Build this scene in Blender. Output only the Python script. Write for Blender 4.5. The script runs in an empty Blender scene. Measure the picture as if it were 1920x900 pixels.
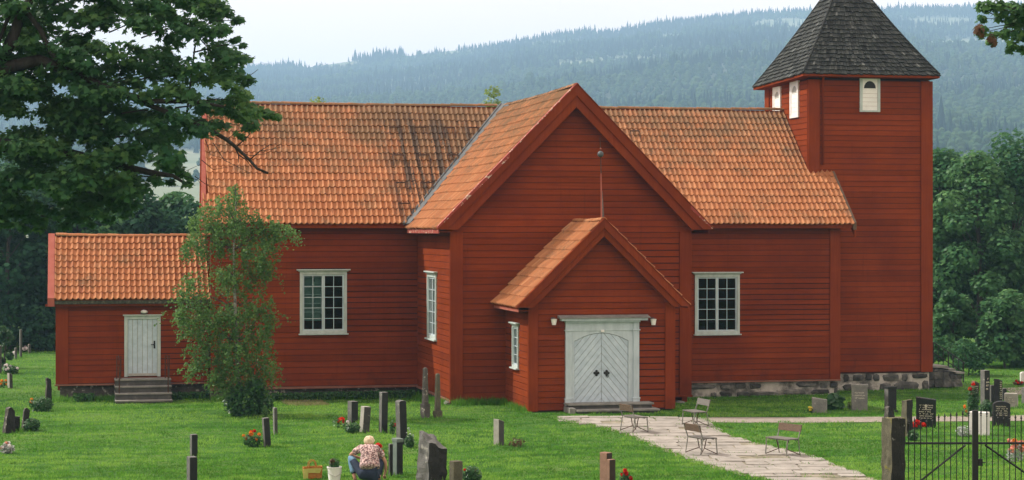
import bpy, bmesh, math, random
import numpy as np
from mathutils import Vector, Matrix, noise as mnoise

random.seed(7); rng = np.random.default_rng(7)
sc = bpy.context.scene
COL = sc.collection
R_ = math.radians

# ------------------------------------------------------------------ camera, sky, sun, exposure
PSI = R_(11.5); FPX = 3600.0; CX, CY = 860.0, 430.0; CAMZ = 5.8
SP, CP = math.sin(PSI), math.cos(PSI)
cd = bpy.data.cameras.new('camera'); cam = bpy.data.objects.new('camera', cd); COL.objects.link(cam)
cam.location = (0, 0, CAMZ); cam.rotation_euler = (R_(90), 0, -PSI)
cd.sensor_width = 36; cd.lens = FPX / 1920 * 36
cd.shift_x = (960 - CX) / 1920; cd.shift_y = (CY - 450) / 1920
cd.clip_start = 0.5; cd.clip_end = 9000
sc.camera = cam
SUN_EL = R_(44); SUN_AZ = R_(-60)          # azimuth clockwise from +Y
w = bpy.data.worlds.new('World'); sc.world = w; w.use_nodes = True
wn = w.node_tree; bg = wn.nodes['Background']
sky = wn.nodes.new('ShaderNodeTexSky'); sky.sky_type = 'NISHITA'; sky.sun_disc = False
sky.sun_elevation = SUN_EL; sky.sun_rotation = SUN_AZ
sky.air_density = 1.0; sky.dust_density = 4.0; sky.ozone_density = 1.0
wn.links.new(sky.outputs[0], bg.inputs[0]); bg.inputs[1].default_value = 0.12
# a thin bright veil of cloud over the whole sky, as in the photograph
veil = wn.nodes.new('ShaderNodeBackground'); veil.inputs[0].default_value = (1.0, 0.80, 0.68, 1); veil.inputs[1].default_value = 1.58
wtc = wn.nodes.new('ShaderNodeTexCoord'); wno = wn.nodes.new('ShaderNodeTexNoise'); wno.inputs['Scale'].default_value = 2.5; wno.inputs['Detail'].default_value = 5
wmr = wn.nodes.new('ShaderNodeMapRange'); wmr.inputs[1].default_value = .3; wmr.inputs[2].default_value = .7; wmr.inputs[3].default_value = .80; wmr.inputs[4].default_value = .94
wmx = wn.nodes.new('ShaderNodeMixShader')
wn.links.new(wtc.outputs['Generated'], wno.inputs['Vector']); wn.links.new(wno.outputs['Fac'], wmr.inputs[0]); wn.links.new(wmr.outputs[0], wmx.inputs[0])
wn.links.new(bg.outputs[0], wmx.inputs[1]); wn.links.new(veil.outputs[0], wmx.inputs[2]); wn.links.new(wmx.outputs[0], wn.nodes['World Output'].inputs[0])
sl = bpy.data.lights.new('sun', 'SUN'); sun = bpy.data.objects.new('sun', sl); COL.objects.link(sun)
sl.energy = 5.0; sl.angle = R_(0.7); sl.color = (1.0, 0.93, 0.82)
sdir = Vector((math.sin(SUN_AZ) * math.cos(SUN_EL), math.cos(SUN_AZ) * math.cos(SUN_EL), math.sin(SUN_EL)))
sun.rotation_euler = (-sdir).to_track_quat('-Z', 'Y').to_euler()
sun.location = (-40, 40, 60)
sc.view_settings.view_transform = 'Standard'; sc.view_settings.look = 'None'
sc.view_settings.exposure = 0.20; sc.view_settings.gamma = 1.0
sc.cycles.use_denoising = True
sc.cycles.max_bounces = 6; sc.cycles.transmission_bounces = 6; sc.cycles.transparent_max_bounces = 8
sc.cycles.volume_bounces = 1
sc.cycles.sample_clamp_indirect = 6
HAZE = 0.00026

# ------------------------------------------------------------------ geometry helpers
def ss(a, b, x):
    t = min(1, max(0, (x - a) / (b - a))); return t * t * (3 - 2 * t)
def gz(X, Y):
    d = X * SP + Y * CP
    rt = ss(19, 23.5, X)
    z = -.1 - .3 * (1 - rt) * ss(62, 69.5, Y) - rt * (.22 * ss(56, 60.5, Y) + .30 * ss(61, 69, Y))
    z += .95 * (1 - ss(36, 43.5, d)) + .088 * max(0, 36 - d)
    z += .02 * math.sin(X * .8 + 1) * math.cos(Y * .33) * ss(43, 47, d)
    return z
def ray(px, py):
    a = (px - CX) / FPX; b = (CY - py) / FPX
    return SP + a * CP, CP - a * SP, b
def at_y(px, py, Y):
    d = ray(px, py); t = Y / d[1]; return Vector((t * d[0], Y, CAMZ + t * d[2]))
def at_x(px, py, X):
    d = ray(px, py); t = X / d[0]; return Vector((X, t * d[1], CAMZ + t * d[2]))
def at_d(px, py, D):
    d = ray(px, py); return Vector((D * d[0], D * d[1], CAMZ + D * d[2]))
def at_g(px, py):
    d = ray(px, py); z = -.1
    for _ in range(25):
        t = (z - CAMZ) / d[2]; z = .5 * z + .5 * gz(t * d[0], t * d[1])
    return Vector((t * d[0], t * d[1], gz(t * d[0], t * d[1])))
def cam_pt(u, D, z):            # lateral, depth along the view, height
    return Vector((u * CP + D * SP, -u * SP + D * CP, z))
def depth(p): return p[0] * SP + p[1] * CP
def wm(o):
    m = o.matrix_parent_inverse @ o.matrix_basis if o.parent else o.matrix_basis
    return wm(o.parent) @ m if o.parent else m
def parent(o, p):
    if p is not None:
        o.parent = p
def parent_keep(o, p):
    o.parent = p; o.matrix_parent_inverse = wm(p).inverted()
def tag(o, label=None, cat=None, group=None, kind=None):
    if label: o['label'] = label
    if cat: o['category'] = cat
    if group: o['group'] = group
    if kind: o['kind'] = kind
    return o
def empty(name, loc, rz=0, label=None, cat=None, group=None, kind=None):
    o = bpy.data.objects.new(name, None); COL.objects.link(o)
    o.location = loc; o.rotation_euler = (0, 0, rz); o.empty_display_size = .2
    return tag(o, label, cat, group, kind)
def link(name, me, mat=None, par=None, keep=False):
    if mat is not None and not me.materials: me.materials.append(mat)
    o = bpy.data.objects.new(name, me); COL.objects.link(o)
    if par is not None:
        (parent_keep if keep else parent)(o, par)
    return o
def mesh(name, V, F, smooth=False):
    me = bpy.data.meshes.new(name); me.from_pydata([tuple(v) for v in V], [], F); me.update()
    if smooth: me.polygons.foreach_set('use_smooth', [True] * len(me.polygons))
    return me
def np_mesh(name, V, k, tint=None, smooth=False):
    """V (n*k,3): n separate k-gons"""
    V = np.asarray(V, dtype=np.float32).reshape(-1, 3); n = len(V) // k
    me = bpy.data.meshes.new(name)
    me.vertices.add(len(V)); me.vertices.foreach_set('co', V.ravel())
    me.loops.add(n * k); me.loops.foreach_set('vertex_index', np.arange(n * k, dtype=np.int32))
    me.polygons.add(n)
    me.polygons.foreach_set('loop_start', np.arange(0, n * k, k, dtype=np.int32))
    me.update(calc_edges=True)
    if tint is not None:
        a = me.attributes.new('tint', 'FLOAT', 'FACE'); a.data.foreach_set('value', np.asarray(tint, dtype=np.float32))
    return me
class MB:
    def __init__(s): s.V = []; s.F = []
    def add(s, V, F):
        b = len(s.V); s.V += [tuple(v) for v in V]; s.F += [tuple(i + b for i in f) for f in F]
    def box(s, x0, x1, y0, y1, z0, z1, M=None):
        V = [Vector((x, y, z)) for z in (z0, z1) for y in (y0, y1) for x in (x0, x1)]
        if M is not None: V = [M @ v for v in V]
        s.add(V, [(0, 2, 3, 1), (4, 5, 7, 6), (0, 1, 5, 4), (2, 6, 7, 3), (0, 4, 6, 2), (1, 3, 7, 5)])
    def prism(s, P, off):       # polygon P extruded by vector off
        n = len(P); off = Vector(off); P = [Vector(p) for p in P]
        nrm = Vector((0, 0, 0))
        for i in range(n): nrm += P[i].cross(P[(i + 1) % n])
        if nrm.dot(off) > 0: P = P[::-1]
        s.add(P + [p + off for p in P], [tuple(range(n)), tuple(range(2 * n - 1, n - 1, -1))] +
              [(i, i + n, (i + 1) % n + n, (i + 1) % n) for i in range(n)])
    def tube(s, pts, rad, n=6, cap=True):
        pts = [Vector(p) for p in pts]; rad = rad if hasattr(rad, '__len__') else [rad] * len(pts)
        b = len(s.V); m = len(pts)
        for i, p in enumerate(pts):
            t = (pts[min(i + 1, m - 1)] - pts[max(i - 1, 0)]).normalized()
            a = t.orthogonal().normalized() if abs(t.z) > .9 else t.cross(Vector((0, 0, 1))).normalized()
            if abs(t.z) > .9: a = (Vector((1, 0, 0)) - t * t.x).normalized()
            c = t.cross(a)
            for k in range(n):
                th = 2 * math.pi * k / n
                s.V.append(tuple(p + (a * math.cos(th) + c * math.sin(th)) * rad[i]))
        for i in range(m - 1):
            for k in range(n):
                k2 = (k + 1) % n
                s.F.append((b + i * n + k, b + i * n + k2, b + (i + 1) * n + k2, b + (i + 1) * n + k))
        if cap:
            s.F.append(tuple(b + k for k in range(n))[::-1]); s.F.append(tuple(b + (m - 1) * n + k for k in range(n)))
    def lathe(s, prof, n=12, M=None):
        b = len(s.V)
        for r, z in prof:
            for k in range(n):
                th = 2 * math.pi * k / n; v = Vector((r * math.cos(th), r * math.sin(th), z))
                s.V.append(tuple(M @ v if M is not None else v))
        for i in range(len(prof) - 1):
            for k in range(n):
                k2 = (k + 1) % n
                s.F.append((b + i * n + k, b + i * n + k2, b + (i + 1) * n + k2, b + (i + 1) * n + k))
        s.F.append(tuple(b + k for k in range(n))[::-1]); s.F.append(tuple(b + (len(prof) - 1) * n + k for k in range(n)))
    def mesh(s, name, smooth=False): return mesh(name, s.V, s.F, smooth)
    def obj(s, name, mat, par=None, keep=True, smooth=False, bevel=0):
        o = link(name, s.mesh(name, smooth), mat, par, keep)
        if bevel:
            m = o.modifiers.new('bevel', 'BEVEL'); m.width = bevel; m.segments = 2; m.limit_method = 'ANGLE'
        return o

# ------------------------------------------------------------------ materials
def new_mat(name):
    m = bpy.data.materials.new(name); m.use_nodes = True; nt = m.node_tree
    return m, nt, nt.nodes['Principled BSDF'], nt.nodes['Material Output']
def ramp(nt, fac, cols, mode='LINEAR'):
    r = nt.nodes.new('ShaderNodeValToRGB'); e = r.color_ramp.elements; r.color_ramp.interpolation = mode
    while len(e) < len(cols): e.new(.5)
    for i, (p, c) in enumerate(cols): e[i].position = p; e[i].color = (*c, 1)
    nt.links.new(fac, r.inputs[0]); return r.outputs[0]
def noise(nt, vec, scale, detail=4, rough=.6, sc3=None):
    if sc3 is not None:
        mp = nt.nodes.new('ShaderNodeMapping'); mp.inputs['Scale'].default_value = sc3
        nt.links.new(vec, mp.inputs[0]); vec = mp.outputs[0]
    n = nt.nodes.new('ShaderNodeTexNoise'); n.inputs['Scale'].default_value = scale
    n.inputs['Detail'].default_value = detail; n.inputs['Roughness'].default_value = rough
    nt.links.new(vec, n.inputs['Vector']); return n.outputs['Fac']
def mix(nt, fac, a, b, mode='MIX'):
    m = nt.nodes.new('ShaderNodeMix'); m.data_type = 'RGBA'; m.blend_type = mode
    for sock, v in ((m.inputs['Factor'], fac), (m.inputs['A'], a), (m.inputs['B'], b)):
        if hasattr(v, 'links') or isinstance(v, bpy.types.NodeSocket): nt.links.new(v, sock)
        elif isinstance(v, (int, float)): sock.default_value = v
        else: sock.default_value = (*v, 1)
    return m.outputs['Result']
def math_(nt, op, a, b=0.0):
    m = nt.nodes.new('ShaderNodeMath'); m.operation = op
    for s_, v in ((m.inputs[0], a), (m.inputs[1], b)):
        if isinstance(v, bpy.types.NodeSocket): nt.links.new(v, s_)
        else: s_.default_value = v
    return m.outputs[0]
def pos(nt): return nt.nodes.new('ShaderNodeNewGeometry').outputs['Position']
def objco(nt): return nt.nodes.new('ShaderNodeTexCoord').outputs['Object']
def objrand(nt): return nt.nodes.new('ShaderNodeObjectInfo').outputs['Random']
def attr(nt, n):
    a = nt.nodes.new('ShaderNodeAttribute'); a.attribute_name = n; return a.outputs['Fac']
def bump(nt, bs, h, strength=.5, dist=.02):
    b = nt.nodes.new('ShaderNodeBump'); b.inputs['Strength'].default_value = strength; b.inputs['Distance'].default_value = dist
    nt.links.new(h, b.inputs['Height']); nt.links.new(b.outputs[0], bs.inputs['Normal'])
def basic(name, cols, scale=3, sc3=None, rough=.8, bs_=.3, bd=.01, world=True, detail=5, rnd=0, spec=.3):
    m, nt, b, out = new_mat(name)
    v = pos(nt) if world else objco(nt)
    n = noise(nt, v, scale, detail, .65, sc3)
    c = ramp(nt, n, cols)
    if rnd:
        r = math_(nt, 'ADD', math_(nt, 'MULTIPLY', objrand(nt), rnd), 1 - rnd / 2)
        hs = nt.nodes.new('ShaderNodeHueSaturation'); nt.links.new(c, hs.inputs['Color']); nt.links.new(r, hs.inputs['Value']); c = hs.outputs[0]
    nt.links.new(c, b.inputs['Base Color']); b.inputs['Roughness'].default_value = rough
    b.inputs['Specular IOR Level'].default_value = spec
    if bs_: bump(nt, b, noise(nt, v, scale * 4, 4, .7, sc3), bs_, bd)
    return m

def red_paint(name, vertical=False):
    m, nt, b, out = new_mat(name); p = pos(nt)
    sc3 = (6, 6, .25) if vertical else (.35, .35, 9)
    g = noise(nt, p, 3, 5, .7, sc3)
    c = ramp(nt, g, [(.3, (.166, .0285, .0067)), (.7, (.222, .0425, .0103))])
    blot = noise(nt, p, .45, 4, .6)
    c = mix(nt, ramp(nt, blot, [(.42, (0, 0, 0)), (.72, (.75, .75, .75))]), c, (.120, .021, .008))
    # sun-bleached flecks and bare wood
    f = noise(nt, p, 9, 3, .8, (1, 1, 3))
    c = mix(nt, ramp(nt, f, [(.70, (0, 0, 0)), (.78, (.55, .55, .55))]), c, (.38, .13, .08))
    # damp dark staining low on the walls
    sp_ = nt.nodes.new('ShaderNodeSeparateXYZ'); nt.links.new(p, sp_.inputs[0]); lo = nt.nodes.new('ShaderNodeMapRange'); nt.links.new(sp_.outputs[2], lo.inputs[0]); lo.inputs[1].default_value = .1; lo.inputs[2].default_value = 1.3; lo.inputs[3].default_value = .20; lo.inputs[4].default_value = 0
    dn = noise(nt, p, 1.1, 5, .7, (1, 1, .6)); c = mix(nt, ramp(nt, math_(nt, 'ADD', dn, lo.outputs[0]), [(.66, (0, 0, 0)), (.85, (.6, .6, .6))]), c, (.075, .020, .010))
    stv = noise(nt, p, 2.2, 5, .75, (2.2, 2.2, .16)); c = mix(nt, ramp(nt, stv, [(.56, (0, 0, 0)), (.74, (.5, .5, .5))]), c, (.118, .022, .008))
    r = math_(nt, 'ADD', math_(nt, 'MULTIPLY', objrand(nt), .26), .87)
    hs = nt.nodes.new('ShaderNodeHueSaturation'); nt.links.new(c, hs.inputs['Color']); nt.links.new(r, hs.inputs['Value'])
    nt.links.new(hs.outputs[0], b.inputs['Base Color'])
    b.inputs['Roughness'].default_value = .85; b.inputs['Specular IOR Level'].default_value = .03
    bump(nt, b, noise(nt, p, 14, 4, .7, (.6, .6, 5) if not vertical else (5, 5, .6)), .5, .006)
    return m
M_RED = red_paint('red_siding_paint'); M_REDV = red_paint('red_board_paint', True)
M_REDD = basic('groove_shade_red', [(.3, (.030, .008, .006)), (.7, (.055, .012, .008))], 3, None, .95, 0)  # wall core coloured dark to paint the shade in the plank grooves
def peel_mat():
    m, nt, b, out = new_mat('peeling_red_paint'); p = pos(nt)
    n = noise(nt, p, 5, 5, .75, (1, 1, 1))
    c = ramp(nt, n, [(.56, (.26, .034, .02)), (.60, (.5, .42, .33))])
    nt.links.new(c, b.inputs['Base Color']); b.inputs['Roughness'].default_value = .8
    bump(nt, b, n, .4, .01); return m
M_PEEL = peel_mat()
M_SILL = basic('weathered_sill_board', [(.3, (.16, .055, .035)), (.7, (.25, .12, .085))], 4, (.6, 1, 2), .85, .3)
M_PINK = basic('faded_red_board', [(.3, (.27, .065, .042)), (.7, (.35, .105, .075))], 3, (1, 1, .5))
M_WHITE = basic('grey_white_paint', [(.25, (.35, .43, .47)), (.6, (.48, .57, .61)), (.8, (.56, .63, .65))], 2.5, (2, 2, .6), .55, .3, .004)
M_DOOR = basic('pale_door_paint', [(.25, (.36, .46, .53)), (.6, (.47, .57, .64)), (.85, (.55, .64, .70))], 5, (1, 1, 1), .55, .3, .004, rnd=.10)
M_TRIM = basic('window_trim_paint', [(.3, (.35, .42, .41)), (.7, (.50, .57, .55))], 6, (1, 1, .5), .6, .3, .004)
M_BWHITE = basic('bright_white_paint', [(.3, (.70, .70, .68)), (.7, (.8, .8, .78))], 3, None, .5, .1, .003)
M_IRON = basic('black_iron', [(.3, (.006, .007, .008)), (.7, (.018, .018, .018))], 8, None, .5, .2, .003)
M_BENCHM = basic('worn_bench_metal', [(.3, (.10, .10, .09)), (.7, (.24, .24, .21))], 10, None, .6, .1, .002)
M_GREYMETAL = basic('grey_metal', [(.3, (.30, .30, .27)), (.7, (.42, .42, .38))], 10, None, .5, .1, .002)
M_DARKMETAL = basic('dark_flashing', [(.3, (.045, .055, .06)), (.7, (.11, .12, .125))], 4, None, .5, .2, .004)
M_DARK = basic('dark_interior', [(.3, (.02, .02, .02)), (.7, (.03, .03, .03))], 3)
M_LAMP = basic('lamp_white', [(.3, (.72, .72, .68)), (.7, (.8, .8, .76))], 3, None, .3, 0)
M_LAMPD = basic('lamp_shade_dark', [(.3, (.03, .03, .03)), (.7, (.05, .05, .05))], 3, None, .5, 0)
M_RUST = basic('rusty_iron', [(.3, (.035, .018, .012)), (.7, (.09, .045, .028))], 8, None, .9, .3)
M_CONC = basic('step_stone', [(.3, (.13, .13, .12)), (.55, (.22, .22, .20)), (.75, (.30, .29, .26))], 3, None, .9, .5, .02, rnd=.15)
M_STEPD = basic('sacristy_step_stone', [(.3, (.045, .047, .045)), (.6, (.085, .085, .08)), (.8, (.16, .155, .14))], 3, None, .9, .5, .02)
M_MORTAR = basic('lime_mortar', [(.36, (.045, .045, .042)), (.46, (.17, .165, .15)), (.56, (.40, .385, .35)), (.7, (.50, .48, .44))], 1.3, None, .95, .8, .03)
M_FSTONE = basic('foundation_stone', [(.3, (.022, .024, .023)), (.5, (.065, .066, .062)), (.68, (.15, .148, .135)), (.8, (.34, .33, .30))], 2.0, None, .9, .8, .03, rnd=.9)
M_WOODW = basic('weathered_bench_wood', [(.3, (.075, .07, .062)), (.7, (.17, .16, .145))], 5, (8, 1, 8), .85, .4, .004, world=False, rnd=.2)
M_WOODB = basic('brown_bench_wood', [(.3, (.07, .045, .03)), (.7, (.15, .10, .07))], 5, (8, 1, 8), .85, .4, .004, world=False)
def tile_mat():
    m, nt, b, out = new_mat('clay_roof_tile'); p = pos(nt)
    t = nt.nodes.new('ShaderNodeMath'); t.operation = 'FRACT'
    nt.links.new(math_(nt, 'ADD', attr(nt, 'tint'), objrand(nt)), t.inputs[0])
    c = ramp(nt, t.outputs[0], [(0, (.335, .128, .050)), (.4, (.370, .145, .056)), (.8, (.395, .163, .066)), (.97, (.44, .20, .09)), (1, (.30, .105, .045))])
    moss = noise(nt, p, 1.1, 5, .7)
    fine = noise(nt, p, 14, 3, .7)
    sep = nt.nodes.new('ShaderNodeSeparateXYZ'); nt.links.new(p, sep.inputs[0])
    # lichen grows thicker towards the wet ridge and near the valley
    x = sep.outputs[0]; z = sep.outputs[2]
    hz = nt.nodes.new('ShaderNodeMapRange'); nt.links.new(z, hz.inputs[0])
    hz.inputs[1].default_value = 7.5; hz.inputs[2].default_value = 10.6; hz.inputs[3].default_value = 0; hz.inputs[4].default_value = .14
    vx = nt.nodes.new('ShaderNodeMapRange'); nt.links.new(math_(nt, 'ABSOLUTE', math_(nt, 'SUBTRACT', x, 13.6)), vx.inputs[0])
    vx.inputs[1].default_value = 0.6; vx.inputs[2].default_value = 3.0; vx.inputs[3].default_value = .10; vx.inputs[4].default_value = 0
    pl_z = math_(nt, 'ADD', math_(nt, 'MULTIPLY', math_(nt, 'SUBTRACT', sep.outputs[1], 69.45), 4.64 / 4.90), 6.02)
    onn = math_(nt, 'LESS_THAN', math_(nt, 'ABSOLUTE', math_(nt, 'SUBTRACT', z, pl_z)), .22)
    k = math_(nt, 'ADD', math_(nt, 'ADD', math_(nt, 'MULTIPLY', moss, .6), math_(nt, 'MULTIPLY', fine, .4)), math_(nt, 'ADD', hz.outputs[0], math_(nt, 'MULTIPLY', vx.outputs[0], onn)))
    c = mix(nt, ramp(nt, k, [(.50, (0, 0, 0)), (.66, (.75, .75, .75))]), c, (.115, .085, .045))
    # rust and soot streaks washed down from the roof hooks
    def band(v, a, b_, e):
        m1 = nt.nodes.new('ShaderNodeMapRange'); nt.links.new(v, m1.inputs[0]); m1.inputs[1].default_value = a - e; m1.inputs[2].default_value = a + e
        m2 = nt.nodes.new('ShaderNodeMapRange'); nt.links.new(v, m2.inputs[0]); m2.inputs[1].default_value = b_ - e; m2.inputs[2].default_value = b_ + e; m2.inputs[3].default_value = 1; m2.inputs[4].default_value = 0
        return math_(nt, 'MULTIPLY', m1.outputs[0], m2.outputs[0])
    stx = noise(nt, p, 4.6, 2, .5, (1, .06, .06))
    ks = math_(nt, 'MULTIPLY', math_(nt, 'MULTIPLY', band(x, 12.0, 15.6, .5), band(z, 5.9, 10.2, .5)), ramp(nt, math_(nt, 'ADD', math_(nt, 'MULTIPLY', stx, .75), math_(nt, 'MULTIPLY', fine, .25)), [(.50, (0, 0, 0)), (.55, (1, 1, 1))]))
    c = mix(nt, math_(nt, 'MULTIPLY', math_(nt, 'MULTIPLY', ks, onn), .92), c, (.060, .040, .026))
    li = noise(nt, p, 30, 2, .6)
    c = mix(nt, ramp(nt, li, [(.70, (0, 0, 0)), (.76, (.45, .45, .45))]), c, (.42, .32, .20))
    nt.links.new(c, b.inputs['Base Color']); b.inputs['Roughness'].default_value = .8; b.inputs['Specular IOR Level'].default_value = .25
    bump(nt, b, fine, .3, .006); return m
M_TILE = tile_mat()
def shingle_mat():
    m, nt, b, out = new_mat('tarred_wood_shingle'); p = pos(nt); t = attr(nt, 'tint')
    c = ramp(nt, t, [(0, (.016, .018, .018)), (.5, (.036, .041, .040)), (.8, (.055, .061, .058)), (.95, (.085, .092, .088)), (1, (.14, .15, .145))])
    st = noise(nt, p, 9, 4, .8, (6, 6, 1))
    c = mix(nt, ramp(nt, st, [(.56, (0, 0, 0)), (.72, (.6, .6, .6))]), c, (.12, .128, .122))
    nt.links.new(c, b.inputs['Base Color']); b.inputs['Roughness'].default_value = .8; b.inputs['Specular IOR Level'].default_value = .12
    bump(nt, b, st, .4, .008); return m
M_SHING = shingle_mat()
def glass_mat():
    m, nt, b, out = new_mat('window_glass')
    b.inputs['Transmission Weight'].default_value = 1.0; b.inputs['Roughness'].default_value = .03
    b.inputs['Base Color'].default_value = (.55, .66, .64, 1); b.inputs['IOR'].default_value = 1.16
    bump(nt, b, noise(nt, pos(nt), 2.5, 2), .12, .02); return m
M_GLASS = glass_mat()
M_CURT = basic('pale_blind', [(.3, (.16, .26, .25)), (.7, (.28, .38, .36))], 3, None, .9, 0)

def stone(name, cols, scale=4, rough=.75, bs_=.6, lich=None, rnd=.2):
    m, nt, b, out = new_mat(name); v = objco(nt)
    sp = noise(nt, v, 45, 2, .7); n = noise(nt, v, scale, 5, .7)
    c = ramp(nt, math_(nt, 'ADD', math_(nt, 'MULTIPLY', n, .6), math_(nt, 'MULTIPLY', sp, .4)), cols)
    if lich:
        l = noise(nt, v, lich[0], 3, .55)
        c = mix(nt, ramp(nt, l, [(lich[2], (0, 0, 0)), (lich[2] + .05, (1, 1, 1))]), c, lich[1])
    r = math_(nt, 'ADD', math_(nt, 'MULTIPLY', objrand(nt), rnd), 1 - rnd / 2)
    hs = nt.nodes.new('ShaderNodeHueSaturation'); nt.links.new(c, hs.inputs['Color']); nt.links.new(r, hs.inputs['Value'])
    nt.links.new(hs.outputs[0], b.inputs['Base Color']); b.inputs['Roughness'].default_value = rough; b.inputs['Specular IOR Level'].default_value = .12 if rough > .4 else .35
    bump(nt, b, math_(nt, 'ADD', n, math_(nt, 'MULTIPLY', sp, .4)), bs_, .03)
    return m
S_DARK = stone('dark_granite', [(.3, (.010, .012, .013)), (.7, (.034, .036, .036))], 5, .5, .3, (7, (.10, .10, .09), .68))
S_RDARK = stone('shaded_rough_front', [(.3, (.012, .013, .012)), (.6, (.032, .032, .03)), (.75, (.07, .07, .065))], 4, .9, .8, (9, (.30, .30, .28), .70))  # darker copy for rough stone fronts, their shade put into the colour
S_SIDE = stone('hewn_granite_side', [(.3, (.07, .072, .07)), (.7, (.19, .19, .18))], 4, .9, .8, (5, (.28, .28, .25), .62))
S_BLACK = stone('polished_black_granite', [(.3, (.008, .009, .01)), (.7, (.022, .023, .024))], 5, .22, .03, None, .1)
S_GREY = stone('grey_granite', [(.3, (.11, .115, .11)), (.7, (.27, .27, .25))], 4, .85, .5, (5, (.34, .33, .29), .62))
S_LIGHT = stone('light_grey_stone', [(.3, (.20, .195, .175)), (.7, (.36, .35, .31))], 4, .9, .5, (5, (.09, .09, .07), .62))
S_ROUGH = stone('rough_lichened_stone', [(.3, (.035, .035, .032)), (.5, (.085, .08, .073)), (.7, (.17, .16, .14))], 3, .95, 1.0, (6, (.34, .33, .29), .60))
S_MOSS = stone('mossy_stone', [(.3, (.05, .048, .035)), (.6, (.13, .12, .085)), (.8, (.24, .22, .15))], 4, .95, 1.0, (4, (.16, .15, .04), .60))
S_RED = stone('red_brown_stone', [(.3, (.14, .08, .055)), (.7, (.28, .17, .125))], 4, .85, .5, (5, (.1, .07, .05), .63))
S_FACE = stone('shaded_stone_front', [(.3, (.035, .038, .036)), (.7, (.10, .10, .095))], 4, .85, .5, (6, (.2, .2, .18), .63))  # shaded copy of the grey and pale stone, for front faces only
S_REDF = stone('shaded_red_front', [(.3, (.025, .018, .015)), (.7, (.06, .042, .034))], 5, .6, .3, None)  # red stone with the front's shade in its colour
S_WHITE = stone('white_marble', [(.3, (.5, .5, .48)), (.7, (.66, .66, .64))], 4, .6, .2, None, .05)
S_GREEN = stone('green_grey_stone', [(.3, (.10, .14, .12)), (.7, (.19, .23, .205))], 5, .85, .4, (5, (.3, .3, .27), .64))
M_GOLD = basic('inscription_paint', [(.3, (.55, .52, .42)), (.7, (.7, .66, .55))], 5, None, .5, 0)

def leaf_mat(name, dark, mid, light, transl=.35, gloss=.06, rough=.45):
    m, nt, b, out = new_mat(name); nt.nodes.remove(b)
    c = ramp(nt, attr(nt, 'tint'), [(0, dark), (.5, mid), (1, light)])
    d = nt.nodes.new('ShaderNodeBsdfDiffuse'); t = nt.nodes.new('ShaderNodeBsdfTranslucent'); g = nt.nodes.new('ShaderNodeBsdfGlossy')
    nt.links.new(c, d.inputs[0]); nt.links.new(mix(nt, .5, c, tuple(min(1, x * 1.6) for x in light)), t.inputs[0])
    g.inputs['Roughness'].default_value = rough; g.inputs[0].default_value = (.8, .85, .8, 1)
    m1 = nt.nodes.new('ShaderNodeMixShader'); m1.inputs[0].default_value = transl
    nt.links.new(d.outputs[0], m1.inputs[1]); nt.links.new(t.outputs[0], m1.inputs[2])
    fr = nt.nodes.new('ShaderNodeFresnel'); fr.inputs[0].default_value = 1.4
    fm = math_(nt, 'MULTIPLY', fr.outputs[0], gloss * 2)
    m2 = nt.nodes.new('ShaderNodeMixShader'); nt.links.new(fm, m2.inputs[0])
    nt.links.new(m1.outputs[0], m2.inputs[1]); nt.links.new(g.outputs[0], m2.inputs[2])
    nt.links.new(m2.outputs[0], out.inputs[0]); return m
L_MAPLE = leaf_mat('maple_leaf', (.020, .072, .036), (.044, .122, .052), (.105, .205, .062), .42, .010)
L_DARK = leaf_mat('dark_tree_leaf', (.012, .045, .028), (.024, .074, .038), (.052, .125, .050), .3, .005)
L_MID = leaf_mat('mid_tree_leaf', (.016, .064, .032), (.036, .108, .044), (.085, .185, .060), .3, .006)
L_YOUNG = leaf_mat('young_tree_leaf', (.026, .090, .040), (.058, .150, .058), (.12, .235, .085), .35, .006)
L_PALE = leaf_mat('pale_tree_leaf', (.09, .16, .05), (.15, .23, .07), (.22, .29, .09), .4, .03)
L_BIRCH = leaf_mat('birch_leaf', (.034, .092, .026), (.072, .158, .044), (.14, .24, .068), .42, .008)
L_SHRUB = leaf_mat('shrub_leaf', (.018, .065, .022), (.034, .10, .034), (.07, .155, .05), .3, .03)
L_GRASS = leaf_mat('grass_blade', (.016, .092, .008), (.062, .222, .020), (.19, .35, .060), .35, .0)
L_STRAW = leaf_mat('dry_grass_blade', (.14, .15, .06), (.22, .22, .10), (.30, .28, .15), .2, .0)
L_SILVER = leaf_mat('silver_leaf', (.22, .26, .24), (.32, .36, .34), (.45, .48, .46), .2, .02)
L_DEADR = leaf_mat('brown_leaf', (.05, .03, .02), (.09, .05, .03), (.13, .08, .05), .2, .02)
P_RED = leaf_mat('red_petal', (.30, .008, .008), (.42, .015, .010), (.55, .05, .03), .25, .0)
P_ORANGE = leaf_mat('orange_petal', (.50, .10, .01), (.62, .17, .02), (.70, .28, .05), .25, .0)
P_YELLOW = leaf_mat('yellow_petal', (.6, .5, .04), (.7, .6, .08), (.75, .68, .2), .25, .0)
P_WHITE = leaf_mat('white_petal', (.55, .5, .5), (.65, .6, .6), (.75, .72, .7), .25, .0)
P_PINK = leaf_mat('pink_petal', (.5, .15, .12), (.6, .25, .18), (.7, .4, .3), .25, .0)
def bark(name, cols, scale=6, sc3=(1, 1, .3)): return basic(name, cols, scale, sc3, .9, .8, .03)
B_MAPLE = bark('maple_bark', [(.3, (.012, .011, .010)), (.7, (.045, .042, .038))])
B_TREE = bark('tree_bark', [(.3, (.03, .028, .025)), (.7, (.09, .085, .075))])
B_BIRCH = basic('birch_bark', [(.40, (.05, .05, .045)), (.5, (.30, .29, .26)), (.8, (.42, .41, .38))], 6, (1, 1, 2.2), .8, .3, .01)

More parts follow.
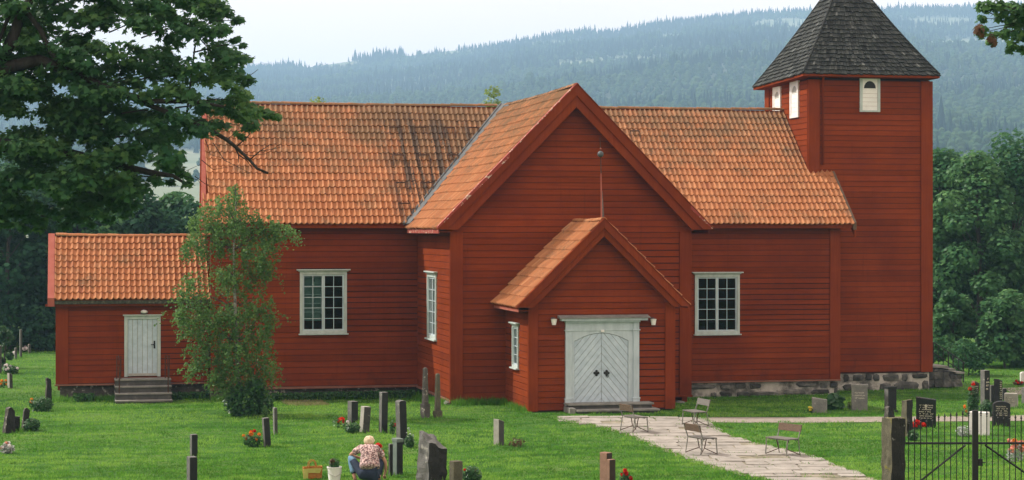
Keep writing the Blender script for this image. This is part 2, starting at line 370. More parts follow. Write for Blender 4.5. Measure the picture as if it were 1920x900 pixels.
# ------------------------------------------------------------------ ground, paths
def ground_mat():
    m, nt, b, out = new_mat('mown_lawn'); p = pos(nt)
    big = noise(nt, p, .28, 4, .6)
    streak = noise(nt, p, 1.3, 5, .7, (.35, 1.5, 1))
    f = math_(nt, 'ADD', math_(nt, 'MULTIPLY', big, .5), math_(nt, 'MULTIPLY', streak, .5))
    c = ramp(nt, f, [(.38, (.018, .075, .008)), (.48, (.055, .150, .022)), (.60, (.11, .20, .042)), (.70, (.18, .23, .07))])
    fine = noise(nt, p, 16, 4, .75)
    c = mix(nt, ramp(nt, fine, [(.35, (.6, .6, .6)), (.6, (0, 0, 0))]), c, (.024, .072, .012))
    nt.links.new(c, b.inputs['Base Color']); b.inputs['Roughness'].default_value = .95; b.inputs['Specular IOR Level'].default_value = .1
    bump(nt, b, math_(nt, 'ADD', streak, fine), .8, .06); return m
M_LAWN = ground_mat()
M_SLAB = basic('pale_paving_stone', [(.3, (.16, .150, .130)), (.48, (.255, .238, .212)), (.75, (.34, .318, .288))], 2.6, None, .9, .6, .02, rnd=.22)
M_JOINT = basic('path_joint_soil', [(.3, (.07, .075, .04)), (.5, (.20, .18, .13)), (.7, (.33, .30, .25))], 2.5, None, .95, .5, .02)
M_GRAVEL = basic('pale_gravel', [(.3, (.16, .14, .115)), (.5, (.25, .225, .19)), (.7, (.33, .30, .255))], 9, None, .95, .8, .03)

def grid_mesh(name, xs, ys, fz, mat, smooth=True):
    V = [(x, y, fz(x, y)) for y in ys for x in xs]; n = len(xs)
    F = [(j * n + i, j * n + i + 1, (j + 1) * n + i + 1, (j + 1) * n + i) for j in range(len(ys) - 1) for i in range(n - 1)]
    return link(name, mesh(name, V, F, smooth), mat)
xs = sorted(set(list(np.arange(-30, 62, 1.0)) + list(np.arange(-150, -30, 12)) + list(np.arange(62, 190, 12))))
ys = list(np.arange(-30, 30, 3)) + list(np.arange(30, 82, .7)) + list(np.arange(82, 170, 4))
lawn = grid_mesh('lawn', xs, ys, gz, M_LAWN); tag(lawn, kind='structure')

# paved path outline: (py, left px, right px) read on the ground
PL = [(782, 1042, 1312), (788, 1045, 1322), (796, 1100, 1338), (805, 1140, 1345), (816, 1178, 1368), (828, 1208, 1405),
      (840, 1236, 1455), (852, 1265, 1508), (864, 1298, 1545), (876, 1335, 1578), (888, 1382, 1610), (900, 1436, 1646), (918, 1515, 1700)]
pl = []
for py, l, r in PL:
    a, b_ = at_g(l, py), at_g(r, py); D = depth(a)
    pl.append((D, a.x * CP - a.y * SP, b_.x * CP - b_.y * SP))
pl = sorted(pl)
pD = [p[0] for p in pl]
def path_lr(D): return float(np.interp(D, pD, [p[1] for p in pl])), float(np.interp(D, pD, [p[2] for p in pl]))
V = []; F = []
Ds = np.linspace(pD[0], pD[-1], 60)
for i, D in enumerate(Ds):
    l, r = path_lr(D)
    for k in range(9):
        u = l - .06 + (r - l + .12) * k / 8; p = cam_pt(u + .08 * math.sin(D * 5 + k), D, 0); p.z = gz(p.x, p.y) + .008; V.append(p)
F = [(i * 9 + k, i * 9 + k + 1, (i + 1) * 9 + k + 1, (i + 1) * 9 + k) for i in range(59) for k in range(8)]
path = link('path', mesh('path', V, F, True), M_JOINT); tag(path, kind='structure')
D = pD[0] + .02; slab_edges = []
while D < pD[-1] - .3:
    step = random.uniform(.45, .95); l, r = path_lr(D + step / 2)
    u = l + random.uniform(-.05, .15)
    while u < r - .25:
        wd = min(random.uniform(.55, 1.5), r - u + random.uniform(-.05, .1))
        if wd < .3: break
        g = .018; j = lambda s=.035: random.uniform(-s, s)
        P = [(u + g + j(), D + g + j()), (u + wd / 2 + j(.1), D + g + j()), (u + wd - g + j(), D + g + j()), (u + wd - g + j(), D + step - g + j()),
             (u + wd / 2 + j(.1), D + step - g + j()), (u + g + j(), D + step - g + j())]
        zt = random.uniform(.022, .04); tl = random.uniform(-.01, .01)
        top = []
        for (a, b_) in P:
            q = cam_pt(a, b_, 0); q.z = gz(q.x, q.y) + zt + tl * (a - u); top.append(q)
        mb = MB(); mb.prism([q - Vector((0, 0, .06)) for q in top], (0, 0, .06))
        mb.V = [tuple(v) for v in mb.V]
        if random.random() > .07: mb.obj('paving_stone', M_SLAB, path)
        slab_edges.append((u, u + wd, D)); u += wd
    D += step
# gravel walk running right from the porch
gl = [(1300, 783, 792), (1400, 783, 793), (1520, 783, 793), (1650, 782, 792), (1750, 781, 791), (1850, 780, 790), (1990, 778, 789)]
V = []
for x, yt, yb in gl:
    for k in range(4):
        q = at_g(x, yb + (yt - yb) * k / 3); q.z += .012; V.append(q)
F = [(i * 4 + k, (i + 1) * 4 + k, (i + 1) * 4 + k + 1, i * 4 + k + 1) for i in range(len(gl) - 1) for k in range(3)]
tag(link('gravel_path', mesh('gravel_path', V, F, True), M_GRAVEL), kind='structure')
V = [at_g(x, y) + Vector((0, 0, .012)) for x, y in [(1880, 728), (1990, 724), (1990, 738), (1905, 741)]]
tag(link('gravel_path', mesh('gravel_path', V, [(0, 3, 2, 1)], True), M_GRAVEL), kind='structure')

# ------------------------------------------------------------------ hills and forest
RID = [(-900, 250), (-400, 200), (0, 160), (300, 142), (470, 132), (560, 129), (650, 116), (700, 110), (760, 106), (820, 98), (900, 90), (1000, 74),
       (1090, 62), (1150, 62), (1230, 46), (1350, 33), (1480, 24), (1600, 22), (1700, 17), (1830, 14), (1920, 12), (2400, 20), (3200, 60)]
RX = [r[0] for r in RID]; RY = [CY - r[1] for r in RID]
DR = 3500.0
def hill_z(u, D):
    a = u / D; e = float(np.interp(CX + a * FPX, RX, RY))
    zt = e / FPX * DR + CAMZ
    t = (D - 380) / (DR - 380)
    if t <= 0: return -4.0
    if t <= 1: s_ = t ** 1.3
    else: s_ = 1 - .6 * (t - 1) - 1.5 * (t - 1) ** 2
    n = mnoise.noise(Vector((u * .004, D * .004, 0))) * 10 * min(1, t * 2) * (1 - min(1, max(0, t)) ** 6) + \
        mnoise.noise(Vector((u * .0014, D * .0014, 5))) * 22 * min(1, t * 2) * (1 - min(1, max(0, t)) ** 6)
    return -4 + (zt + 4) * s_ + n
def hill_mat():
    m, nt, b, out = new_mat('hillside'); p = pos(nt)
    n = noise(nt, p, .006, 5, .6, (1, 2, 1)); f = noise(nt, p, .08, 3, .7)
    c = ramp(nt, n, [(.35, (.09, .13, .065)), (.55, (.14, .17, .10)), (.7, (.20, .20, .13))])
    c = mix(nt, ramp(nt, attr(nt, 'clearing'), [(.05, (0, 0, 0)), (.35, (1, 1, 1))]), mix(nt, f, (.018, .038, .018), (.04, .065, .03)), c)
    nt.links.new(c, b.inputs['Base Color']); b.inputs['Roughness'].default_value = 1; return m
CLEAR = [(1475, 48, 75, 14), (1760, 42, 90, 9), (1830, 82, 120, 9), (1050, 82, 60, 6), (1180, 112, 80, 6), (1260, 70, 30, 6), (1420, 105, 60, 5), (1090, 120, 60, 5),
         (340, 330, 90, 45), (330, 300, 60, 20), (620, 120, 60, 6), (860, 100, 40, 5)]
aa = np.linspace(-.62, .66, 220); dd = np.concatenate([np.linspace(150, 380, 5), np.linspace(420, 3500, 130), np.linspace(3560, 4200, 10)])
V = []
for D in dd:
    for a in aa: V.append(cam_pt(a * D, D, hill_z(a * D, D)))
n = len(aa)
F = [(j * n + i, j * n + i + 1, (j + 1) * n + i + 1, (j + 1) * n + i) for j in range(len(dd) - 1) for i in range(n - 1)]
hm_ = mesh('hills', V, F, True); ca = hm_.attributes.new('clearing', 'FLOAT', 'POINT'); cv = []
for v in V:
    D = v.x * SP + v.y * CP; u = v.x * CP - v.y * SP; px = CX + u / D * FPX; py = CY - (v.z - CAMZ) / D * FPX
    cv.append(1.0 if D < 880 else max((1 - math.hypot((px - cx) / rx, (py - cy) / ry)) for cx, cy, rx, ry in CLEAR) + .2)
ca.data.foreach_set('value', np.array(cv, dtype=np.float32))
tag(link('hills', hm_, hill_mat()), kind='structure')

def tree_nodes(name, mat, kind):
    ng = bpy.data.node_groups.new(name, 'GeometryNodeTree')
    ng.interface.new_socket('Geometry', in_out='INPUT', socket_type='NodeSocketGeometry')
    ng.interface.new_socket('Geometry', in_out='OUTPUT', socket_type='NodeSocketGeometry')
    N = ng.nodes; Lk = ng.links
    gi = N.new('NodeGroupInput'); go = N.new('NodeGroupOutput')
    jn = N.new('GeometryNodeJoinGeometry')
    if kind == 'cone':
        for r, h, z in ((.20, .62, .10), (.15, .5, .38), (.08, .36, .64)):
            c = N.new('GeometryNodeMeshCone'); c.inputs['Vertices'].default_value = 7
            c.inputs['Radius Top'].default_value = 0; c.inputs['Radius Bottom'].default_value = r; c.inputs['Depth'].default_value = h
            t = N.new('GeometryNodeTransform'); t.inputs['Translation'].default_value = (0, 0, z)
            Lk.new(c.outputs['Mesh'], t.inputs['Geometry']); Lk.new(t.outputs[0], jn.inputs[0])
    else:
        for r, x, y, z in ((.30, .1, 0, .55), (.26, -.16, .1, .45), (.25, 0, -.15, .38), (.22, .02, .03, .76)):
            c = N.new('GeometryNodeMeshIcoSphere'); c.inputs['Radius'].default_value = r; c.inputs['Subdivisions'].default_value = 1
            t = N.new('GeometryNodeTransform'); t.inputs['Translation'].default_value = (x, y, z)
            Lk.new(c.outputs['Mesh'], t.inputs['Geometry']); Lk.new(t.outputs[0], jn.inputs[0])
    sm = N.new('GeometryNodeSetMaterial'); sm.inputs['Material'].default_value = mat
    Lk.new(jn.outputs[0], sm.inputs[0])
    ip = N.new('GeometryNodeInstanceOnPoints'); Lk.new(gi.outputs[0], ip.inputs['Points']); Lk.new(sm.outputs[0], ip.inputs['Instance'])
    na = N.new('GeometryNodeInputNamedAttribute'); na.data_type = 'FLOAT_VECTOR'; na.inputs['Name'].default_value = 'tree_size'
    Lk.new(na.outputs['Attribute'], ip.inputs['Scale'])
    nr = N.new('GeometryNodeInputNamedAttribute'); nr.data_type = 'FLOAT_VECTOR'; nr.inputs['Name'].default_value = 'tree_turn'
    Lk.new(nr.outputs['Attribute'], ip.inputs['Rotation'])
    Lk.new(ip.outputs[0], go.inputs[0]); return ng
def forest_mat(name, a, b2):
    m, nt, b, out = new_mat(name)
    c = ramp(nt, objrand(nt), [(0, a), (1, b2)]); nt.links.new(c, b.inputs['Base Color']); b.inputs['Roughness'].default_value = 1
    b.inputs['Specular IOR Level'].default_value = 0; return m
def forest(name, pts, sizes, mat, kind):
    me = bpy.data.meshes.new(name); me.from_pydata([tuple(p) for p in pts], [], [])
    a = me.attributes.new('tree_size', 'FLOAT_VECTOR', 'POINT'); a.data.foreach_set('vector', np.array(sizes, dtype=np.float32).ravel())
    t = np.zeros((len(pts), 3), dtype=np.float32); t[:, 2] = rng.uniform(0, 6.28, len(pts)); t[:, 0] = rng.normal(0, .03, len(pts))
    a = me.attributes.new('tree_turn', 'FLOAT_VECTOR', 'POINT'); a.data.foreach_set('vector', t.ravel())
    o = link(name, me, mat); md = o.modifiers.new('scatter', 'NODES'); md.node_group = tree_nodes(name + '_nodes', mat, kind)
    return tag(o, kind='stuff')
con_p, con_s, dec_p, dec_s = [], [], [], []
D = 900.0
while D < 3540:
    sp = 10.5 if D > 1500 else 9.0
    a = -.40
    while a < .46:
        u = a * D + rng.uniform(-.45, .45) * sp; d2 = D + rng.uniform(-.5, .5) * sp
        z = hill_z(u, d2); px = CX + u / d2 * FPX; py = CY - (z - CAMZ) / d2 * FPX
        a += sp / D
        if d2 < 1350 and 420 < px < 1690: continue
        clear = max((1 - math.hypot((px - cx) / rx, (py - cy) / ry) for cx, cy, rx, ry in CLEAR))
        clear += .35 * mnoise.noise(Vector((u * .012, d2 * .012, 3)))
        top = d2 > 3380
        if clear > 0 and rng.random() < (.93 if clear > .12 else .6): continue
        if top and not (px < 565 or 655 < px < 757 or px > 815) and rng.random() < .8: continue
        den = mnoise.noise(Vector((u * .006, d2 * .009, 9)))
        h = (9.5 + 3.5 * den + rng.normal(0, 1.6)) * (.92 if top else 1.0)
        if top and (655 < px < 757 or px < 565): h *= 1.35
        if rng.random() < .07: h *= 1.35
        h = max(4.5, h); q = cam_pt(u, d2, z - .5)
        mixn = mnoise.noise(Vector((u * .004 + 7, d2 * .006, 1))) + (.25 if d2 < 2200 else -.12) + (-.5 if top else 0) + rng.normal(0, .15)
        if mixn > .08:
            dec_p.append(q); r_ = h * rng.uniform(.85, 1.15); dec_s.append((r_, r_, h * 1.0))
        else:
            con_p.append(q); r_ = h * rng.uniform(.8, 1.1); con_s.append((r_, r_, h * 1.25))
    D += sp * .95
forest('conifer_forest', con_p, con_s, forest_mat('far_conifer', (.008, .022, .016), (.018, .038, .024)), 'cone')
forest('deciduous_forest', dec_p, dec_s, forest_mat('far_broadleaf', (.022, .050, .024), (.050, .088, .036)), 'ico')
print('forest', len(con_p), len(dec_p))

# ------------------------------------------------------------------ church
def _mesh_fix(self, name, smooth=False):
    me = mesh(name, self.V, self.F, smooth)
    if len(self.F) < 4000:
        bm = bmesh.new(); bm.from_mesh(me); bmesh.ops.recalc_face_normals(bm, faces=bm.faces); bm.to_mesh(me); bm.free()
    return me
MB.mesh = _mesh_fix
church = empty('church', (17, 69.9, 0), 0, 'red painted wooden church with orange tiled roofs and a shingled tower', 'church')
class Wall:
    """a vertical wall plane: s along ex, o outward, z up"""
    def __init__(s, name, ox, oy, ex, n):
        s.name = name; s.ex = Vector((*ex, 0)); s.n = Vector((*n, 0)); s.O = Vector((ox, oy, 0))
        s.M = Matrix(((ex[0], n[0], 0, ox), (ex[1], n[1], 0, oy), (0, 0, 1, 0), (0, 0, 0, 1))); s.part = None
    def p(s, a, z, o=0): return s.O + s.ex * a + s.n * o + Vector((0, 0, z))
    def sz(s, px, py):
        if abs(s.n.y) > .5: q = at_y(px, py, s.O.y)
        else: q = at_x(px, py, s.O.x)
        return (q - s.O).dot(s.ex), q.z
    def core(s, L, z0, z1, openings=(), poly=None, th=.22):
        mb = MB()
        if poly: mb.prism([s.p(a, z, 0) for a, z in poly], -s.n * th)
        else:
            if not openings: mb.box(0, L, -th, 0, z0, z1, s.M)
            for (a0, a1, b0, b1) in openings:
                mb.box(0, a0, -th, 0, z0, z1, s.M); mb.box(a1, L, -th, 0, z0, z1, s.M)
                mb.box(a0, a1, -th, 0, z0, b0, s.M); mb.box(a0, a1, -th, 0, b1, z1, s.M)
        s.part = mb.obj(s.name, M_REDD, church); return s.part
    def planks(s, z0, z1, course, lim, openings=(), mat=None, tb=.034):
        z = z0; k = 0
        while z < z1 - .04:
            zt = min(z + course + random.uniform(-.022, .022), z1)
            a0, b0 = lim(z); a1, b1 = lim(zt)
            iv = [(a0, b0, a1, b1)]
            for (c0, c1, d0, d1) in openings:
                if z < d1 - .05 and zt > d0 + .05:
                    new = []
                    for (p0, q0, p1, q1) in iv:
                        if c0 <= p0 and c1 >= q0: continue
                        if c1 <= p0 or c0 >= q0: new.append((p0, q0, p1, q1)); continue
                        if c0 > p0 + .03: new.append((p0, c0, p1, c0))
                        if c1 < q0 - .03: new.append((c1, q0, c1, q1))
                    iv = new
            for (p0, q0, p1, q1) in iv:
                if q0 - p0 < .05 or q1 <= p1: continue
                jt = random.uniform(-.004, .005); t0, t1 = tb + jt, tb - .014 + jt; zo = z; z = z + .017
                P = [s.p(p0, z, 0), s.p(q0, z, 0), s.p(q1, zt, 0), s.p(p1, zt, 0), s.p(p0, z, t0), s.p(q0, z, t0 + random.uniform(-.004, .004)), s.p(q1, zt, t1), s.p(p1, zt, t1)]
                mb = MB(); mb.add(P, [(3, 2, 1, 0), (4, 5, 6, 7), (0, 1, 5, 4), (2, 3, 7, 6), (0, 4, 7, 3), (1, 2, 6, 5)])
                mb.obj('plank', mat or M_RED, s.part)
            z = zt; k += 1
    def bx(s, mb, a0, a1, o0, o1, z0, z1): mb.box(a0, a1, o0, o1, z0, z1, s.M)
    def board(s, name, a0, a1, o0, o1, z0, z1, mat=None, par=None, bevel=.006):
        mb = MB(); s.bx(mb, a0, a1, o0, o1, z0, z1); return mb.obj(name, mat or M_REDV, par or s.part, bevel=bevel)

NXL, NXR, NYF, NYB = 5.06, 29.24, 69.95, 78.75
TXL, TXR, TYF = 12.70, 21.10, 63.60
PYF = 60.20; PXL = at_y(993, 775, PYF).x; PXR = at_y(1262, 770, PYF).x
SXL, SYF, SYB = -.39, 71.0, 75.6
WYF, WYB = 71.60, 76.30; WXL = at_y(1517, 220, WYF).x; WXR = at_y(1745, 500, WYF).x
w_nl = Wall('nave_wall', NXL, NYF, (1, 0), (0, -1)); w_nr = Wall('nave_wall', TXR, NYF, (1, 0), (0, -1))
w_tf = Wall('transept_wall', TXL, TYF, (1, 0), (0, -1)); w_tl = Wall('transept_wall', TXL, TYF, (0, 1), (-1, 0))
w_pf = Wall('porch_wall', PXL, PYF, (1, 0), (0, -1)); w_pl = Wall('porch_wall', PXL, PYF, (0, 1), (-1, 0))
w_sf = Wall('sacristy_wall', SXL, SYF, (1, 0), (0, -1)); w_sl = Wall('sacristy_wall', SXL, SYF, (0, 1), (-1, 0))
w_wf = Wall('tower_wall', WXL, WYF, (1, 0), (0, -1)); w_wl = Wall('tower_wall', WXL, WYF, (0, 1), (-1, 0))
def wrect(w, x0, x1, y0, y1):
    a0, zt = w.sz(x0, y0); a1, _ = w.sz(x1, y0); am = (x0 + x1) / 2
    zt = w.sz(am, y0)[1]; zb = w.sz(am, y1)[1]
    return min(a0, a1), max(a0, a1), zb, zt
R_nl = wrect(w_nl, 562, 650, 507, 625); R_nr = wrect(w_nr, 1302, 1386, 512, 626)
R_tl = wrect(w_tl, 804, 820.5, 511, 635); R_pl = wrect(w_pl, 963.5, 974.5, 607, 689)
def inset(r, d=.09): return (r[0] + d, r[1] - d, r[2] + d, r[3] - d)

# nave, left and right of the transept
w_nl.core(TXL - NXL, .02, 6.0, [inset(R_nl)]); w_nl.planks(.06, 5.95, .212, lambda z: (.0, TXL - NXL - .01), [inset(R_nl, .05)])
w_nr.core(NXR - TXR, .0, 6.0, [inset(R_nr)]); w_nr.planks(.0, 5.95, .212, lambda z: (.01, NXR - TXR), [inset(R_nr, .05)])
w_nl.board('corner_board', 0, .30, .03, .075, .05, 5.95); w_nr.board('corner_board', NXR - TXR - .37, NXR - TXR + .05, .03, .08, 0, 5.95)
w_nl.board('sill_board', 0, TXL - NXL - .02, .0, .085, -.03, .055, M_SILL); w_nr.board('sill_board', .02, NXR - TXR + .06, 0, .09, -.06, -.002, M_SILL)
mb = MB()
mb.box(NXL + .72, NXR, NYB - .2, NYB, -.3, 6.0); mb.prism([(NXL + .08 * (y - NYF), y, z) for y, z in ((NYF + .25, 0), (NYB - .25, 0), (NYB - .25, 6), (74.35, 10.45), (NYF + .25, 6))], (.2, 0, 0))
mb.prism([(NXR, NYF + .25, 0), (NXR, NYB - .25, 0), (NXR, NYB - .25, 6), (NXR, 74.35, 10.45), (NXR, NYF + .25, 6)], (-.2, 0, 0))
mb.box(TXR - .2, TXR, TYF + .25, NYF - .01, -.2, 5.8); mb.obj('rear_wall', M_RED, church)
# transept
TK = 1.0135; TRX = 16.95; TRZ = 10.66
def t_lim(z):
    if z <= 5.7: return (0, TXR - TXL)
    h = (TRZ - .16 - z) / TK; return (TRX - h - TXL, TRX + h - TXL)
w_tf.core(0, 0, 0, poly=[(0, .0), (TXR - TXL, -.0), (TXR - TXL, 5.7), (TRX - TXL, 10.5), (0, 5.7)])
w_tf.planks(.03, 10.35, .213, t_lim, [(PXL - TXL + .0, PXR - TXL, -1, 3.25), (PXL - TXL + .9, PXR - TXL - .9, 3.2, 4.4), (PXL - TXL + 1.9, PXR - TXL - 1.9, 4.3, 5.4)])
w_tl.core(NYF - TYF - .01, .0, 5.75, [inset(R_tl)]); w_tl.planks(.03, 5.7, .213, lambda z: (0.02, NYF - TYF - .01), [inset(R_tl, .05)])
w_tf.board('corner_board', -.07, .37, .03, .085, .02, 5.72); w_tf.board('corner_board', TXR - TXL - .38, TXR - TXL + .05, .03, .085, .08, 5.72)
w_tl.board('corner_board', .0, .06, .0, .07, .02, 5.72)
w_tf.board('sill_board', -.09, PXL - TXL - .02, 0, .1, -.06, .022, M_SILL); w_tf.board('sill_board', PXR - TXL + .02, TXR - TXL + .08, 0, .1, .0, .075, M_RED)
w_tl.board('sill_board', .0, NYF - TYF - .02, 0, .08, -.05, .02, M_SILL)
# porch
PRX = (PXL + PXR) / 2 - .02; PRZ = 6.08; PEZ = 3.30; PK = (PRZ - PEZ) / (PRX - (PXL - .45))
def p_lim(z):
    if z <= 3.3: return (0, PXR - PXL)
    h = min((PRZ - .14 - z) / PK, (PXR - PXL) / 2); return (PRX - h - PXL, PRX + h - PXL)
DR_ = wrect(w_pf, 1066, 1190, 600, 759)
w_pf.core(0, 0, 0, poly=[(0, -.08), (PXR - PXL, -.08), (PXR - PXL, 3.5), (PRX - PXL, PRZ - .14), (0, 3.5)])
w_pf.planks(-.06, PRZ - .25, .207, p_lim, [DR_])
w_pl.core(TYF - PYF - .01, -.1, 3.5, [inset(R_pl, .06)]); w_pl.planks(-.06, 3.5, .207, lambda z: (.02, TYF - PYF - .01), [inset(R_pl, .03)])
w_pf.board('corner_board', -.06, .26, .03, .085, -.07, 3.42); w_pf.board('corner_board', PXR - PXL - .29, PXR - PXL + .05, .03, .085, -.07, 3.42)
w_pl.board('corner_board', 0, .06, 0, .06, -.07, 3.42)
mb = MB(); mb.box(PXR - .2, PXR, PYF + .23, TYF - .01, -.1, 3.45); mb.obj('rear_wall', M_RED, church)
# sacristy
DS = wrect(w_sf, 233, 301, 592, 706)
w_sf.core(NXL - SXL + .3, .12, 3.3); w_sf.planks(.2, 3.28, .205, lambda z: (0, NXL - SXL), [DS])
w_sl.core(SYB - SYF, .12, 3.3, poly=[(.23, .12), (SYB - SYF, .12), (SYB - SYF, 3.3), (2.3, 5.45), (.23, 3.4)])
w_sf.board('corner_board', -.05, .40, .03, .085, .2, 3.28); w_sf.board('sill_board', -.08, NXL - SXL, 0, .09, .13, .19, M_SILL)
mb = MB(); mb.box(SXL, NXL, SYB - .2, SYB, -.4, 3.2); mb.obj('rear_wall', M_RED, church)
# tower
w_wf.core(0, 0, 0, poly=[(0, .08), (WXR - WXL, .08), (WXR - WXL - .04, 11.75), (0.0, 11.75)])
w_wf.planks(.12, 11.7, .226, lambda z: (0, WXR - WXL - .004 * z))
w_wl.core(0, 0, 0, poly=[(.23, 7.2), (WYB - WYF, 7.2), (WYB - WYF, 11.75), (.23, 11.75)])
w_wl.planks(8.0, 11.7, .226, lambda z: (.02, WYB - WYF))
w_wf.board('corner_board', -.06, .42, .03, .09, 7.9, 11.72); w_wf.board('corner_board', WXR - WXL - .45, WXR - WXL + .05, .03, .09, .1, 11.72)
w_wl.board('corner_board', 0, .06, 0, .07, 7.9, 11.72); w_wl.board('corner_board', WYB - WYF - .45, WYB - WYF + .04, .03, .08, 9.5, 11.72)
mb = MB(); mb.box(WXL + .02, WXR - .02, WYB - .2, WYB, 0, 11.7); mb.box(WXR - .24, WXR - .04, WYF + .23, WYB - .21, 0, 11.7); mb.obj('rear_wall', M_RED, church)
pa, pz = w_wf.sz(1540.5, 140); pb, pz2 = w_wf.sz(1540.5, 322)
mb = MB(); mb.tube([w_wf.p(pa - .05, 11.9, .35), w_wf.p(pa, 11.55, .12), w_wf.p(pa, 8.35, .12)], .045, 8); mb.obj('downpipe', M_REDV, church, smooth=True)

# foundations: mortar core and separate field stones
found = []
def foundation(x0, x1, Y, z0, z1, mat=M_MORTAR, stones=True, seed=1):
    rg = random.Random(seed); mb = MB(); mb.box(x0, x1, Y, Y + .6, z0 - .3, z1); f = mb.obj('foundation', mat, church)
    if not stones: return f
    z = z0 - .02; rows = 2
    hs = [(z1 - z0) * .56, (z1 - z0) * .44]
    for r in range(rows):
        x = x0 + rg.uniform(0, .3)
        while x < x1 - .15:
            wd = rg.choice((.3, .42, .6, .9, 1.1)) * rg.uniform(.85, 1.15); hh = hs[r] * rg.uniform(.6, 1.15); wd = min(wd, x1 - x)
            if rg.random() < .84:
                cx_, cz_ = x + wd / 2, z + hs[r] / 2 + rg.uniform(-.03, .03); n = 8; P = []
                for i in range(n):
                    th = 2 * math.pi * i / n + rg.uniform(-.2, .2)
                    sx = abs(math.cos(th)) ** .6 * (1 if math.cos(th) > 0 else -1); sz_ = abs(math.sin(th)) ** .6 * (1 if math.sin(th) > 0 else -1)
                    P.append((cx_ + sx * wd * .48 * rg.uniform(.85, 1.05), cz_ + sz_ * hh * .48 * rg.uniform(.85, 1.05)))
                o = rg.uniform(.03, .08)
                Vv = [(px, Y + .02, pz) for px, pz in P] + [(cx_ + (px - cx_) * .9, Y - o * .7, cz_ + (pz - cz_) * .88) for px, pz in P] + \
                     [(cx_ + (px - cx_) * .45, Y - o - rg.uniform(0, .03), cz_ + (pz - cz_) * .45) for px, pz in P]
                Ff = [(i, (i + 1) % n, (i + 1) % n + n, i + n) for i in range(n)] + [(i + n, (i + 1) % n + n, (i + 1) % n + 2 * n, i + 2 * n) for i in range(n)] + [tuple(range(2 * n, 3 * n))]
                mb = MB(); mb.add(Vv, Ff); mb.obj('foundation_stone', M_FSTONE, f)
            x += wd + rg.uniform(.0, .12)
        z += hs[r]
    return f
foundation(TXR + .05, NXR, NYF + .05, -.64, -.06, seed=3)
foundation(NXR - .1, WXR - .05, WYF + .04, -.64, .07, seed=5)
for a in ((NXL, TXL, NYF + .12, -.45, -.03), (SXL + .1, NXL, SYF + .14, -.45, .12), (TXL + .15, PXL, TYF + .1, -.35, -.06)):
    foundation(*a, mat=S_ROUGH, stones=False)
mb = MB(); mb.box(TXL + .12, TXL + .5, TYF + .35, NYF, -.6, -.05); mb.box(PXR, TXR - .5, TYF + .12, TYF + .6, -.6, 0); mb.obj('foundation', S_ROUGH, church)
for (l, r, t, b_) in ((1262, 1288, 752, 770), (834, 846, 753, 768)):
    q = at_y((l + r) / 2, b_, TYF - .02 if l > 1000 else TYF + .05); wd = (r - l) / 55; hh = (b_ - t) / 55
    me = MB(); n = 7
    P = [(q.x + math.cos(2 * math.pi * i / n) * wd * .55, q.z + hh / 2 + math.sin(2 * math.pi * i / n) * hh * .6) for i in range(n)]
    me.add([(x, q.y + .3, z) for x, z in P] + [(x, q.y, z) for x, z in P] + [(q.x + (x - q.x) * .7, q.y - .08, q.z + hh / 2 + (z - q.z - hh / 2) * .7) for x, z in P],
           [(i, (i + 1) % n, (i + 1) % n + n, i + n) for i in range(n)] + [(i + n, (i + 1) % n + n, (i + 1) % n + 2 * n, i + 2 * n) for i in range(n)] + [tuple(range(2 * n, 3 * n))])
    me.obj('foundation_stone', M_CONC, church)

